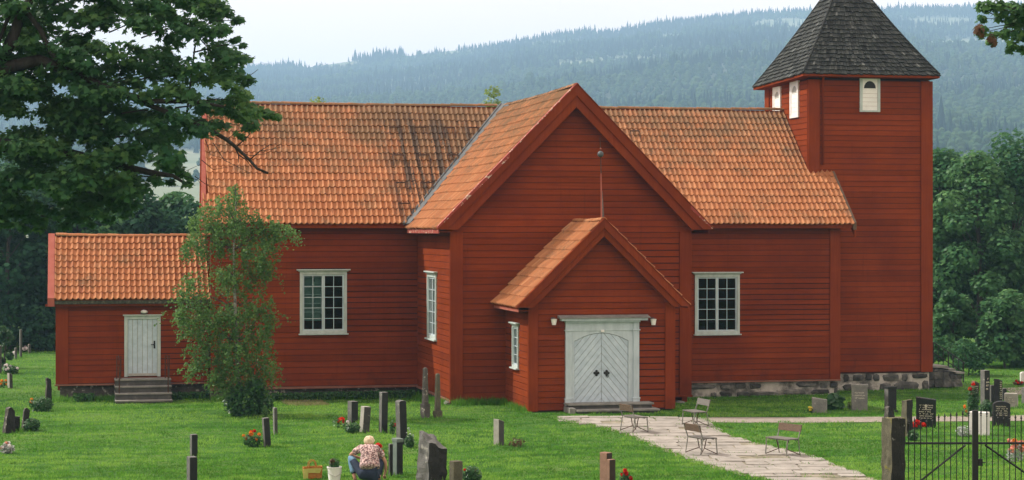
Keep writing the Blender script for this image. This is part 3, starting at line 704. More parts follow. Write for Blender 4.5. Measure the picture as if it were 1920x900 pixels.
# windows
def window(w, r, cas, cols, rows, cw=.10, cornice=True, blind=False):
    a0, a1, z0, z1 = r; mb = MB()
    w.bx(mb, a0, a0 + cw, .0, .075, z0, z1); w.bx(mb, a1 - cw, a1, 0, .075, z0, z1)
    w.bx(mb, a0 + cw, a1 - cw, 0, .072, z1 - cw * 1.5, z1); w.bx(mb, a0 + cw, a1 - cw, 0, .072, z0, z0 + cw)
    win = mb.obj('window', M_TRIM, church, bevel=.006)
    if cornice:
        mb = MB(); w.bx(mb, a0 - .12, a1 + .12, 0, .17, z1 + .002, z1 + .045); w.bx(mb, a0 - .05, a1 + .05, 0, .11, z1 - .04, z1); mb.obj('window_cornice', M_TRIM, win, bevel=.006)
    mb = MB(); w.bx(mb, a0 - .05, a1 + .05, 0, .15, z0 - .05, z0 - .002); mb.obj('window_sill', M_TRIM, win, bevel=.006)
    i0, i1, j0, j1 = a0 + cw + .002, a1 - cw - .002, z0 + cw + .002, z1 - cw * 1.5 - .002
    cwid = (i1 - i0) / cas
    for k in range(cas):
        s0, s1 = i0 + k * cwid, i0 + (k + 1) * cwid; st = .055 if cas > 1 else .05; bt = .022; mb = MB()
        w.bx(mb, s0 + .003, s0 + st, -.03, .035, j0, j1); w.bx(mb, s1 - st, s1 - .003, -.03, .035, j0, j1)
        w.bx(mb, s0 + st, s1 - st, -.03, .034, j1 - st, j1); w.bx(mb, s0 + st, s1 - st, -.03, .034, j0, j0 + st)
        g0, g1, h0, h1 = s0 + st, s1 - st, j0 + st, j1 - st
        for c in range(1, cols):
            x = g0 + (g1 - g0) * c / cols; w.bx(mb, x - bt / 2, x + bt / 2, -.02, .025, h0, h1)
        for q in range(1, rows):
            z = h0 + (h1 - h0) * q / rows; w.bx(mb, g0, g1, -.02, .022, z - bt / 2, z + bt / 2)
        mb.obj('sash', M_WHITE, win)
        for c in range(cols):
            for q in range(rows):
                x0, x1 = g0 + (g1 - g0) * c / cols + bt / 2, g0 + (g1 - g0) * (c + 1) / cols - bt / 2
                y0, y1 = h0 + (h1 - h0) * q / rows + bt / 2, h0 + (h1 - h0) * (q + 1) / rows - bt / 2
                tw = random.uniform(-.006, .006); mb = MB()
                mb.prism([w.p(x0, y0, 0), w.p(x1, y0, tw), w.p(x1, y1, tw + random.uniform(-.004, .004)), w.p(x0, y1, 0)], w.n * .005)
                mb.obj('pane', M_GLASS, win)
        if blind and k == 0:     # a second sash standing inside the left casement, and a pale blind
            mb = MB()
            for c in range(cols + 1): x = g0 + (g1 - g0) * c / cols; w.bx(mb, x - .018, x + .018, -.17, -.14, h0 + .55, h1)
            for q in range(5): z = h0 + .62 + (h1 - h0 - .66) * q / 4; w.bx(mb, g0, g1, -.165, -.145, z - .016, z + .016)
            mb.obj('inner_sash', M_WHITE, win)
            mb = MB(); w.bx(mb, g0 - .1, g1 + .05, -.24, -.23, h0 + .3, h1 + .05); mb.obj('blind', M_CURT, win)
    return win
window(w_nl, R_nl, 2, 2, 5, blind=True); window(w_nr, R_nr, 2, 2, 5); window(w_tl, R_tl, 2, 2, 5, .11); window(w_pl, R_pl, 1, 2, 4, .08)
def tower_window(w, px0, px1, py0, py1, dark):
    a0, a1, z0, z1 = wrect(w, px0, px1, py0, py1); mb = MB(); t = .11
    w.bx(mb, a0, a0 + t, 0, .085, z0, z1); w.bx(mb, a1 - t, a1, 0, .085, z0, z1); w.bx(mb, a0 + t, a1 - t, 0, .083, z1 - t, z1); w.bx(mb, a0 + t, a1 - t, 0, .083, z0, z0 + t * .6)
    win = mb.obj('tower_window', M_BWHITE if not dark else M_TRIM, church, bevel=.005)
    b0, b1 = a0 + t, a1 - t; c = (b0 + b1) / 2; r = (b1 - b0) * .40; zs = z1 - t - .12 - r
    # shutter boards below, arched opening above
    n = 5; zz = z0 + t * .6
    for k in range(n):
        h = (zs - .04 - zz) / n; mb = MB(); w.bx(mb, b0, b1, .03, .055 + random.uniform(-.004, .004), zz + k * h + .004, zz + (k + 1) * h - .004)
        mb.obj('shutter_board', M_BWHITE, win)
    arc = [(c + r * math.cos(th), zs + r * 1.15 * math.sin(th)) for th in np.linspace(math.pi, 0, 9)]
    mb = MB()
    P = [(b0, zs - .04), (c - r, zs)] + arc[1:-1] + [(c + r, zs), (b1, zs - .04), (b1, z1 - t), (b0, z1 - t)]
    # spandrel split into left and right convex-ish strips
    for i in range(len(arc) - 1):
        (x0, y0), (x1, y1) = arc[i], arc[i + 1]; mb.prism([w.p(x0, y0, .03), w.p(x1, y1, .03), w.p(x1, z1 - t, .03), w.p(x0, z1 - t, .03)], w.n * .03)
    w.bx(mb, b0, c - r, .03, .06, zs, z1 - t); w.bx(mb, c + r, b1, .03, .06, zs, z1 - t); w.bx(mb, b0, b1, .03, .06, zs - .04, zs)
    mb.obj('arch_panel', M_BWHITE, win)
    mb = MB(); w.bx(mb, b0, b1, .036, .040, zs - .02, z1 - t); mb.obj('louvre', M_DARK if dark else M_GREYMETAL, win)
tower_window(w_wf, 1611, 1649, 143, 210, True); tower_window(w_wl, 1484, 1499.5, 152, 221, False); tower_window(w_wl, 1452, 1466, 163, 222, False)

# porch door
def clip(poly, nx, nz, d):      # keep nx*x+nz*z <= d
    out = []
    for i in range(len(poly)):
        a, b_ = poly[i], poly[(i + 1) % len(poly)]; fa = nx * a[0] + nz * a[1] - d; fb = nx * b_[0] + nz * b_[1] - d
        if fa <= 0: out.append(a)
        if (fa < 0 < fb) or (fb < 0 < fa):
            t = fa / (fa - fb); out.append((a[0] + (b_[0] - a[0]) * t, a[1] + (b_[1] - a[1]) * t))
    return out
w = w_pf
def sx(px): return w.sz(px, 690)[0]
def szz(py): return w.sz(1128, py)[1]
zb = szz(759.5)
frame = MB()
w.bx(frame, sx(1071), sx(1076), .02, .075, zb, szz(637)); w.bx(frame, sx(1177), sx(1185.5), .02, .075, zb, szz(637))
ac = (sx(1076) + sx(1177)) / 2; ah = (sx(1177) - sx(1076)) / 2; zsp = szz(639); zcr = szz(624)
def arch(x): return zsp + (zcr - zsp) * (1 - ((x - ac) / ah) ** 2)
axs = np.linspace(ac - ah, ac + ah, 15)
for i in range(14):
    frame.prism([w.p(axs[i], arch(axs[i]), .02), w.p(axs[i + 1], arch(axs[i + 1]), .02), w.p(axs[i + 1], szz(620), .02), w.p(axs[i], szz(620), .02)], w.n * .055)
w.bx(frame, sx(1071), sx(1076), .02, .075, szz(637), szz(620)); w.bx(frame, sx(1177), sx(1185.5), .02, .075, szz(637), szz(620))
door = frame.obj('porch_door', M_WHITE, church)
mb = MB()
for l, r in ((1059, 1071), (1185.5, 1196.5)):
    w.bx(mb, sx(l), sx(r), .0, .13, zb, szz(604)); w.bx(mb, sx(l) - .03, sx(r) + .03, 0, .16, szz(620), szz(617.5)); w.bx(mb, sx(l) - .03, sx(r) + .03, 0, .16, szz(748), szz(745.5))
    w.bx(mb, sx(l) - .015, sx(r) + .015, 0, .145, zb, szz(748))
mb.obj('pilaster', M_WHITE, door, bevel=.006)
mb = MB(); w.bx(mb, sx(1071), sx(1185.5), 0, .10, szz(620), szz(604)); w.bx(mb, sx(1058), sx(1197.5), 0, .20, szz(604), szz(600.5)); w.bx(mb, sx(1049), sx(1210), 0, .30, szz(600.5), szz(596))
mb.obj('entablature', M_WHITE, door, bevel=.006)
mb = MB()
mb.prism([w.p(sx(1045), szz(596), 0), w.p(sx(1045), szz(596), .36), w.p(sx(1045), szz(594.5), .36), w.p(sx(1045), szz(590), 0)], w.ex * (sx(1214) - sx(1045)))
mb.obj('door_canopy', M_CONC, door)
mb = MB(); w.bx(mb, sx(1125), sx(1131), .10, .13, szz(622), szz(618)); mb.obj('door_plate', M_BWHITE, door)
ang = R_(50)
for side in (-1, 1):
    x0, x1 = (ac - ah + .01, ac - .006) if side < 0 else (ac + .006, ac + ah - .01)
    leaf = [(x0, zb + .02), (x1, zb + .02)] + [(x, arch(x) - .012) for x in np.linspace(x1, x0, 8)]
    nx, nz = (-math.sin(ang), math.cos(ang)) if side < 0 else (math.sin(ang), math.cos(ang))
    if True:
        ds = [nx * p[0] + nz * p[1] for p in leaf]; d = min(ds) - .03; bw = .158
        while d < max(ds):
            P = clip(clip(leaf, nx, nz, d + bw - .0065), -nx, -nz, -(d + .0065))
            if len(P) >= 3:
                mb = MB(); mb.prism([w.p(x, z, .02) for x, z in P], w.n * (.028 + random.uniform(-.003, .003))); mb.obj('door_board', M_DOOR, door)
            d += bw
    mb = MB(); mb.prism([w.p(x, z, .005) for x, z in leaf], w.n * .02); mb.obj('door_leaf', M_GREYMETAL, door)
    hx, hz = sx(1117.5 if side < 0 else 1136.5), szz(699); mb = MB()
    for dx, dz in ((0, .06), (0, -.06), (.06, 0), (-.06, 0), (0, 0)):
        mb.lathe([(.045, 0), (.045, .015), (.02, .022)], 8, Matrix.Translation(w.p(hx + dx, hz + dz, .05)) @ Matrix.Rotation(math.pi / 2, 4, 'X'))
    if side > 0: mb.tube([w.p(hx + .02, hz - .05, .06), w.p(hx + .07, hz - .09, .09), w.p(hx + .02, hz - .14, .09), w.p(hx - .03, hz - .09, .09)], .013, 5)
    mb.obj('door_handle', M_IRON, door)
# lamps beside the porch door and over the sacristy door
for px in (1036, 1222):
    a, z = w.sz(px, 603); mb = MB(); w.bx(mb, a - .06, a + .06, .03, .08, z - .02, z + .14)
    lp = mb.obj('wall_lamp', M_LAMPD, church)
    mb = MB(); mb.lathe([(.065, -.10), (.10, .08), (.11, .09), (.03, .10)], 10, Matrix.Translation(w.p(a, z, .19))); mb.obj('lamp_shade', M_LAMP, lp, smooth=False)
w = w_sf; a, z = w.sz(270, 584.5); mb = MB(); w.bx(mb, a - .12, a + .12, .03, .07, z - .07, z + .0); lp = mb.obj('wall_lamp', M_LAMPD, church)
mb = MB(); mb.lathe([(.05, -.02), (.12, .0), (.13, .05), (.08, .09), (.02, .11)], 10, Matrix.Translation(w.p(a, z - .03, .15))); mb.obj('lamp_shade', M_LAMP, lp, smooth=True)
# sacristy door
a0, a1, z0, z1 = DS; mb = MB(); c = .12
w.bx(mb, a0, a0 + c, 0, .08, z0, z1); w.bx(mb, a1 - c, a1, 0, .08, z0, z1); w.bx(mb, a0 + c, a1 - c, 0, .078, z1 - c, z1); w.bx(mb, a0 - .05, a1 + .05, 0, .14, z1 + .002, z1 + .05)
sd = mb.obj('sacristy_door', M_TRIM, church, bevel=.005); n = 6
for k in range(n):
    bw = (a1 - a0 - 2 * c) / n; mb = MB(); w.bx(mb, a0 + c + k * bw + .010, a0 + c + (k + 1) * bw - .010, .0, .035 + random.uniform(-.002, .002), z0 + .03, z1 - c); mb.obj('door_board', M_DOOR, sd)
mb = MB(); w.bx(mb, a0 + c, a1 - c, 0, .02, z0 + .02, z1 - c); mb.obj('door_leaf', M_GREYMETAL, sd)
mb = MB(); w.bx(mb, a0 + c + .03, a1 - c - .03, .035, .06, z0 + .03, z0 + .12); mb.obj('kick_board', M_GREYMETAL, sd)
hx, hz = w.sz(289.5, 646); mb = MB(); w.bx(mb, hx - .03, hx + .03, .03, .05, hz - .14, hz + .14); mb.tube([w.p(hx, hz + .01, .04), w.p(hx, hz + .01, .10), w.p(hx - .13, hz, .10)], .016, 6); mb.obj('door_handle', M_IRON, sd)
# sacristy steps and handrails
gs = gz(2.6, 69); sa0, sa1 = w.sz(215, 706)[0], w.sz(318, 706)[0]; top = DS[2] - .03; nst = 4
for k in range(nst):
    zt = top - k * (top + .52) / nst; zbm = top - (k + 1) * (top + .52) / nst
    mb = MB(); w.bx(mb, sa0, sa1, .05, .75 + .30 * k + .05, zbm - (.02 if k < 3 else .3), zt - .06); st = mb.obj('step', M_STEPD, church, bevel=.012)
    mb = MB(); w.bx(mb, sa0 - .02, sa1 + .02, .04, .75 + .30 * k + .09, zt - .058, zt); mb.obj('tread', M_CONC, st, bevel=.012)
for px in (222, 312):
    a = w.sz(px, 690)[0]; mb = MB()
    for dx in (-.07, .07):
        mb.tube([w.p(a + dx, top - .02, .55), w.p(a + dx, top + .83, .55)], .02, 6)
    mb.tube([w.p(a, top + .80, .05), w.p(a, top + .80, .60), w.p(a, top + .35, 1.25), w.p(a, top - .65, 1.3)], .022, 6)
    mb.tube([w.p(a, top + .45, .05), w.p(a, top + .45, .60)], .015, 5)
    mb.obj('handrail', M_RUST, church)
# porch steps
w = w_pf
for (l, r, o1, z0, z1, nm) in ((1056, 1216, .62, .06, .20, 'step'), (1067, 1221, .98, -.18, .03, 'step')):
    a0, a1 = sx(l), sx(r)
    mb = MB(); w.bx(mb, a0 + .08, a1 - .06, .04, o1 - .07, z0 - .06, z1 - .065); st = mb.obj(nm, M_STEPD, church)
    mb = MB(); w.bx(mb, a0, a1, .04, o1, z1 - .06, z1); mb.obj('tread', M_CONC, st, bevel=.012)
mb = MB(); w.bx(mb, sx(1055), sx(1066), .1, .9, -.3, .09); mb.obj('step_block', M_CONC, church, bevel=.02)

# roofs
def frame3(O, ex, es): ex = Vector(ex).normalized(); es = Vector(es).normalized(); return Vector(O), ex, es, ex.cross(es)
PROF = [(0, .050), (.09, .072), (.20, .050), (.32, .014), (.55, -.012), (.80, .004), (1.0, .050)]
def tile_VF(wd, ln):
    V = []
    for (x, h) in PROF: V.append((x * wd, ln * 1.06, h - .012))
    for (x, h) in PROF: V.append((x * wd, 0, h + .032))
    for (x, h) in PROF: V.append((x * wd, .004, h - .012))
    k = len(PROF); F = [(k + i, k + i + 1, i + 1, i) for i in range(k - 1)] + [(2 * k + i, 2 * k + i + 1, k + i + 1, k + i) for i in range(k - 1)]
    return V, F
stuff_V, stuff_F, stuff_T = [], [], []
n_single = 0
def tiles(O, ex, es, L, S, wd, ln, keep, roof, single=None):
    global n_single
    O, ex, es, en = frame3(O, ex, es); Vt, Ft = tile_VF(wd, ln); me = None
    nr = int(S / ln) + 1; nc = int(L / wd)
    for j in range(nr):
        y0 = j * ln
        for i in range(nc):
            c = O + ex * ((i + .5) * wd) + es * (y0 + ln * .5)
            if y0 + ln > S + .25 or not keep(c): continue
            y = y0 + random.uniform(-.012, .012); x = i * wd + random.uniform(-.004, .004) + .004 * math.sin(j * 1.7 + i * .05)
            rot = random.uniform(-.018, .018); zoff = .03 + random.uniform(0, .008) + .012 * math.sin(i * .21 + j * .4)
            if random.random() < .012: rot += random.uniform(-.10, .10)
            T = Matrix(((ex.x, es.x, en.x, 0), (ex.y, es.y, en.y, 0), (ex.z, es.z, en.z, 0), (0, 0, 0, 1)))
            P = O + ex * x + es * y + en * zoff
            if single and single(i, j) and n_single < 300:
                if me is None: me = mesh('roof_tile', Vt, Ft); me.materials.append(M_TILE)
                o = bpy.data.objects.new('roof_tile', me); COL.objects.link(o); parent_keep(o, roof)
                o.matrix_basis = Matrix.Translation(P) @ T @ Matrix.Rotation(rot, 4, 'Z'); n_single += 1
            else:
                cr, sr = math.cos(rot), math.sin(rot); b = len(stuff_V)
                for (vx, vy, vz) in Vt: stuff_V.append(P + ex * (vx * cr - vy * sr) + es * (vx * sr + vy * cr) + en * vz)
                stuff_F.extend([tuple(q + b for q in f) for f in Ft]); t = random.random(); stuff_T.extend([t] * len(Ft))
GX = lambda X, Y: X + .08 * (Y - 69.45)          # the left gable runs slightly askew
NK = 4.64 / 4.90; NEY, NEZ, NRY, NRZ = 69.45, 6.02, 74.35, 10.66
def nz(Y): return NEZ + (Y - NEY) * NK
def tz(X): return TRZ - abs(X - TRX) * TK
def deck(name, P, th=.07, mat=M_RED):
    mb = MB(); mb.prism([Vector(p) - Vector((0, 0, th + .01)) for p in P], (0, 0, th)); return mb.obj(name, mat, church)
nave_roof = deck('nave_roof', [(4.69, NEY, nz(NEY)), (29.70, NEY, nz(NEY)), (29.70, WYF - .04, nz(WYF - .04)), (WXL - .06, WYF - .04, nz(WYF - .04)), (WXL - .06, NRY, NRZ), (GX(4.69, NRY), NRY, NRZ)])
deck('rear_roof', [(GX(4.69, NRY), NRY, NRZ), (29.68, NRY, NRZ), (29.68, 79.2, NEZ), (GX(4.69, 79.2), 79.2, NEZ)], mat=M_TILE)
SL = math.hypot(4.90, 4.64)
tiles((4.81, NEY - .05, NEZ - .05), (1, 0, 0), (0, 4.90, 4.64), 24.93, SL, .2035, SL / 17.2,
      lambda c: (tz(c.x) < c.z - .02 or not 12.0 < c.x < 21.9) and not (c.x > WXL - .1 and c.y > WYF - .05) and c.x > GX(4.83, c.y), nave_roof,
      single=lambda i, j: 7 <= i < 42 and j < 10)
trl = deck('transept_roof', [(12.2, 63.22, tz(12.2)), (TRX, 63.22, TRZ), (TRX, NRY, TRZ), (12.2, 69.4, tz(12.2))])
trr = deck('transept_roof', [(21.7, 63.22, tz(21.7)), (TRX, 63.22, TRZ), (TRX, NRY, TRZ), (21.7, 69.4, tz(21.7))])
TS = math.hypot(4.75, 4.75 * TK)
tiles((12.17, 74.4, tz(12.2) - .05), (0, -1, 0), (1, 0, TK), 11.2, TS, .205, TS / 15.2, lambda c: nz(c.y) < c.z + .05 and c.y > 63.2, trl)
tiles((21.73, 63.2, tz(21.7) - .05), (0, 1, 0), (-1, 0, TK), 11.2, TS, .205, TS / 15.2, lambda c: nz(c.y) < c.z + .05, trr)
PEX0 = PRX - (PRZ - PEZ) / PK; PEX1 = 2 * PRX - PEX0
prl = deck('porch_roof', [(PEX0, 59.88, PEZ), (PRX, 59.88, PRZ), (PRX, TYF - .04, PRZ), (PEX0, TYF - .04, PEZ)], .06)
prr = deck('porch_roof', [(PEX1, 59.88, PEZ), (PRX, 59.88, PRZ), (PRX, TYF - .04, PRZ), (PEX1, TYF - .04, PEZ)], .06)
PS = math.hypot(PRX - PEX0, PRZ - PEZ)
tiles((PEX0 - .02, TYF - .06, PEZ - .04), (0, -1, 0), (PRX - PEX0, 0, PRZ - PEZ), 4.3, PS, .205, PS / 9.2, lambda c: c.y > 59.85, prl)
tiles((PEX1 + .02, 59.86, PEZ - .04), (0, 1, 0), (-(PRX - PEX0), 0, PRZ - PEZ), 4.3, PS, .205, PS / 9.2, lambda c: c.y < TYF - .05, prr)
SEY, SEZ, SRY, SRZ = 70.62, 3.27, 73.3, 5.55; SK = (SRZ - SEZ) / (SRY - SEY)
sr = deck('sacristy_roof', [(-.6, SEY, SEZ), (NXL + .16, SEY, SEZ), (NXL + .28, SRY, SRZ), (-.6, SRY, SRZ)], .06)
deck('rear_roof', [(-.6, SRY, SRZ), (NXL - .02, SRY, SRZ), (NXL - .02, 75.95, SEZ), (-.6, 75.95, SEZ)], .06, M_TILE)
SS = math.hypot(SRY - SEY, SRZ - SEZ)
tiles((-.47, SEY - .04, SEZ - .04), (1, 0, 0), (0, SRY - SEY, SRZ - SEZ), 5.8, SS, .205, SS / 10.2, lambda c: c.x < NXL + .1, sr)
me = mesh('roof_tiles', stuff_V, stuff_F); me.materials.append(M_TILE)
a = me.attributes.new('tint', 'FLOAT', 'FACE'); a.data.foreach_set('value', np.array(stuff_T, dtype=np.float32))
tag(link('roof_tiles', me, None, church, True), kind='stuff')
# ridge tiles
rn = 7; rme = None
V = []
for x in (0, .40):
    for k in range(rn):
        th = math.pi * k / (rn - 1); rr = .115 if x == 0 else .10; V.append((x, rr * math.cos(th), rr * math.sin(th) * .9 - .035))
V += [(.0, v[1] * .8, v[2] - .02) for v in V[:rn]]
F = [(k, k + 1, rn + k + 1, rn + k) for k in range(rn - 1)] + [(2 * rn + k, 2 * rn + k + 1, k + 1, k) for k in range(rn - 1)]
rme = mesh('ridge_tile', V, F); rme.materials.append(M_TILE)
def ridge(p0, p1, roof):
    p0, p1 = Vector(p0), Vector(p1); L = (p1 - p0).length; n = int(L / .36); d = (p1 - p0).normalized(); yaw = math.atan2(d.y, d.x)
    for i in range(n):
        o = bpy.data.objects.new('ridge_tile', rme); COL.objects.link(o); parent_keep(o, roof)
        o.location = p0 + d * (L * i / n) + Vector((0, random.uniform(-.01, .01), random.uniform(-.008, .012) - .04 * math.sin(math.pi * i / n))); o.rotation_euler = (0, random.uniform(-.02, .02), yaw + random.uniform(-.03, .03))
ridge((GX(4.74, NRY), NRY, NRZ + .06), (TRX - .3, NRY, NRZ + .06), nave_roof); ridge((TRX + .3, NRY, NRZ + .06), (WXL - .05, NRY, NRZ + .06), nave_roof)
ridge((TRX, 63.22, TRZ + .06), (TRX, 73.9, TRZ + .06), trl); ridge((PRX, 59.9, PRZ + .05), (PRX, TYF, PRZ + .05), prl); ridge((-.45, SRY, SRZ + .05), (NXL + .25, SRY, SRZ + .05), sr)
# barge boards
def barge(name, y0, y1, cx_, zr, k, foot, o0, o1, side, mat=M_REDV):
    zt, zb_ = zr - o0, zr - o1
    P = [(cx_, zt), (cx_, zb_), (cx_ + side * (zb_ - foot) / k, foot), (cx_ + side * (zt - foot) / k, foot)]
    mb = MB(); mb.prism([(x, y0, z) for x, z in P], (0, y1 - y0, 0)); return mb.obj(name, mat, church, bevel=.008)
for sd_ in (-1, 1):
    barge('barge_board', 63.14, 63.21, TRX, 10.74, TK, 5.79, 0, .40, sd_); barge('barge_board', 63.205, 63.26, TRX, 10.74, TK, 5.78, .36, .79, sd_)
    barge('barge_board', 59.8, 59.87, PRX, 6.13, PK, 3.29, 0, .30, sd_); barge('barge_board', 59.865, 59.92, PRX, 6.13, PK, 3.28, .27, .56, sd_)
    mb = MB(); x0, x1 = (12.12, TRX) if sd_ < 0 else (TRX, 21.78)
    z0_, z1_ = 10.745 - abs(x0 - TRX) * TK, 10.745 - abs(x1 - TRX) * TK
    mb.prism([(x0, 63.12, z0_), (x1, 63.12, z1_), (x1, 63.12, z1_ + .04), (x0, 63.12, z0_ + .04)], (0, .22, 0)); mb.obj('verge_cap', M_PEEL if sd_ < 0 else M_REDV, church)
    x0, x1 = (PEX0 - .08, PRX) if sd_ < 0 else (PRX, PEX1 + .08)
    z0_, z1_ = 6.135 - abs(x0 - PRX) * PK, 6.135 - abs(x1 - PRX) * PK
    mb = MB(); mb.prism([(x0, 59.78, z0_), (x1, 59.78, z1_), (x1, 59.78, z1_ + .035), (x0, 59.78, z0_ + .035)], (0, .18, 0)); mb.obj('verge_cap', M_REDV, church)
# peeling patch boards at the two barge feet
for (xa, xb, side) in ((12.12, 14.6, -1), (21.0, 21.78, 1)):
    P = []
    za, zb_ = 10.735 - abs(xa - TRX) * TK, 10.735 - abs(xb - TRX) * TK
    mb = MB(); mb.prism([(xa, 63.125, max(5.8, za - .13)), (xb, 63.125, max(5.8, zb_ - .13)), (xb, 63.125, zb_), (xa, 63.125, za)], (0, .013, 0)); mb.obj('barge_edge', M_PEEL, church)
# eaves: fascia boards and soffits
def bxo(name, x0, x1, y0, y1, z0, z1, mat, par=church): mb = MB(); mb.box(x0, x1, y0, y1, z0, z1); return mb.obj(name, mat, par, bevel=.006)
bxo('eave_board', 4.72, 12.3, 69.47, 69.51, 5.84, 5.96, M_REDV); bxo('eave_board', 21.6, 29.62, 69.47, 69.51, 5.84, 5.96, M_REDV)
bxo('soffit', 4.72, 12.3, 69.52, 69.94, 5.88, 5.92, M_RED); bxo('soffit', 21.6, 29.8, 69.52, 69.94, 5.88, 5.92, M_RED)
bxo('eave_board', 12.18, 12.22, 63.28, 69.4, 5.66, 5.80, M_PEEL); bxo('soffit', 12.23, 12.69, 63.28, 69.4, 5.70, 5.74, M_RED)
bxo('eave_board', 21.68, 21.72, 63.28, 69.4, 5.66, 5.80, M_RED)
bxo('eave_board', PEX0 + .01, PEX0 + .04, 59.94, 63.55, PEZ - .16, PEZ - .06, M_PINK); bxo('soffit', PEX0 + .05, PXL - .01, 59.94, 63.55, PEZ - .13, PEZ - .1, M_RED)
M_MOSSY = basic('mossy_eave', [(.35, (.025, .03, .02)), (.55, (.07, .07, .05)), (.7, (.17, .16, .12))], 10, None, .95, .8, .03)
bxo('eave_board', -.62, NXL - .03, 70.58, 70.66, 3.10, 3.23, M_MOSSY); bxo('eave_board', -.8, NXL - .03, 70.67, 70.72, 3.02, 3.10, M_REDV); bxo('soffit', -.5, NXL - .03, 70.73, 70.98, 3.12, 3.15, M_RED)
# verges
def verge(x0, x1, ya, za, yb, zb_, th, mat, name='verge_board'):
    sk = .08 * (yb - ya) if 4 < x0 < 6 else 0
    mb = MB(); mb.prism([(x0, ya, za - .22), (x0 + sk, yb, zb_ - .22), (x0 + sk, yb, zb_ + th), (x0, ya, za + th)], (x1 - x0, 0, 0)); return mb.obj(name, mat, church, bevel=.006)
verge(-.72, -.48, SEY - .06, SEZ - .03, SRY, SRZ + .01, .09, M_PINK); verge(4.67, 4.84, NEY - .05, NEZ - .03, NRY, NRZ, .08, M_PINK)
verge(4.61, 4.665, NEY - .05, NEZ - .30, NRY, NRZ - .28, .2, M_REDV)
verge(29.62, 29.76, NEY - .05, NEZ - .02, WYF + .15, nz(WYF + .15), .07, M_WOODB); verge(29.68, 29.75, NEY - .02, NEZ - .30, WYF - .02, nz(WYF) - .30, .2, M_REDV)
# valley flashing
va, vb = Vector((12.1, 69.35, 5.95)), Vector((TRX - .08, NRY - .05, NRZ + .06)); off = Vector((.14, -.30, .05))
mb = MB(); mb.prism([va + Vector((0, .06, .05)), vb + Vector((0, .06, .05)), vb + off * .7, va + off], (0, 0, .03))
mb.tube([va + Vector((-.05, .02, .05)), vb + Vector((-.03, .05, .06))], .05, 6); mb.obj('valley_flashing', M_DARKMETAL, church)
# roof hooks (ladder brackets)
def on_nave(px, py):
    d = ray(px, py); t = (CAMZ - NEZ + NK * NEY) / (NK * d[1] - d[2]); return Vector((t * d[0], t * d[1], CAMZ + t * d[2]))
nn = Vector((0, -4.64, 4.90)).normalized(); ne = Vector((0, 4.90, 4.64)).normalized()
for x0, x1, y in ((729, 750, 244), (775, 797, 244), (830, 851, 245), (875, 896, 245), (735, 756, 296), (782, 804, 296), (837, 858, 296), (741, 759, 348), (787, 810, 348), (746, 768, 387), (1180, 1197, 251)):
    p0, p1 = on_nave(x0, y), on_nave(x1, y); mb = MB()
    mb.tube([p0 + nn * .16, p1 + nn * .16], .028, 5)
    for p in (p0, p1): mb.tube([p + nn * .16, p + nn * .10 - ne * .35, p + nn * .05 - ne * .5], .016, 5)
    mb.obj('roof_hook', M_RUST, church)
# finial on the porch ridge
fy = 60.35
def fp(px, py): return at_y(px, py, fy)
mb = MB(); mb.tube([fp(1128, 413), fp(1127, 325)], [.026, .018], 6); fin = mb.obj('finial', M_PINK, church)
mb = MB(); mb.tube([fp(1127, 326), fp(1126.3, 296), fp(1125, 258)], [.018, .014, .010], 5); mb.obj('rod', M_RUST, fin)
c = fp(1126, 289); mb = MB(); mb.lathe([(.105 * math.cos(t), .105 * math.sin(t)) for t in np.linspace(-1.5, 1.5, 8)], 12, Matrix.Translation(c)); mb.obj('ball', M_DARKMETAL, fin, smooth=True)
mb = MB(); mb.lathe([(.022, -.02), (.03, 0), (.012, .04)], 8, Matrix.Translation(fp(1126, 279))); mb.obj('collar', M_PINK, fin)
mb = MB(); mb.prism([fp(1129.5, 358), fp(1129.5, 414), fp(1133, 411)], (0, .03, 0)); mb.obj('brace', M_WOODW, fin)
# tower roof
ez = at_y(1508, 138, WYF - .45).z; ex0 = at_y(1506, 138, WYF - .45).x; ex1 = at_y(1762, 135, WYF - .45).x
yb_ = WYB + .45; APX = Vector(((ex0 + ex1) / 2 + .02, (WYF + WYB) / 2, 16.45))
ebl = at_x(1418, 164.5, ex0); ebl.y = yb_; ebl.z = ez - .16
corners = [Vector((ex0, WYF - .45, ez)), Vector((ex1, WYF - .45, ez)), Vector((ex1, yb_, ez - .1)), Vector((ex0, yb_, ebl.z))]
def flare(c, t):                     # slightly bell-cast hip
    q = c.lerp(APX, t); s_ = .22 * math.sin(math.pi * min(1, t * 1.15)); q.z -= s_ * .55
    return q
NR_ = 24; mb = MB(); lv = [[flare(c, t) for c in corners] for t in np.linspace(0, .97, NR_ + 1)]
for i in range(NR_):
    for k in range(4):
        k2 = (k + 1) % 4; mb.add([lv[i][k], lv[i][k2], lv[i + 1][k2], lv[i + 1][k]], [(0, 1, 2, 3)])
tower_roof = mb.obj('tower_roof', M_DARK, church)
SV, ST = [], []
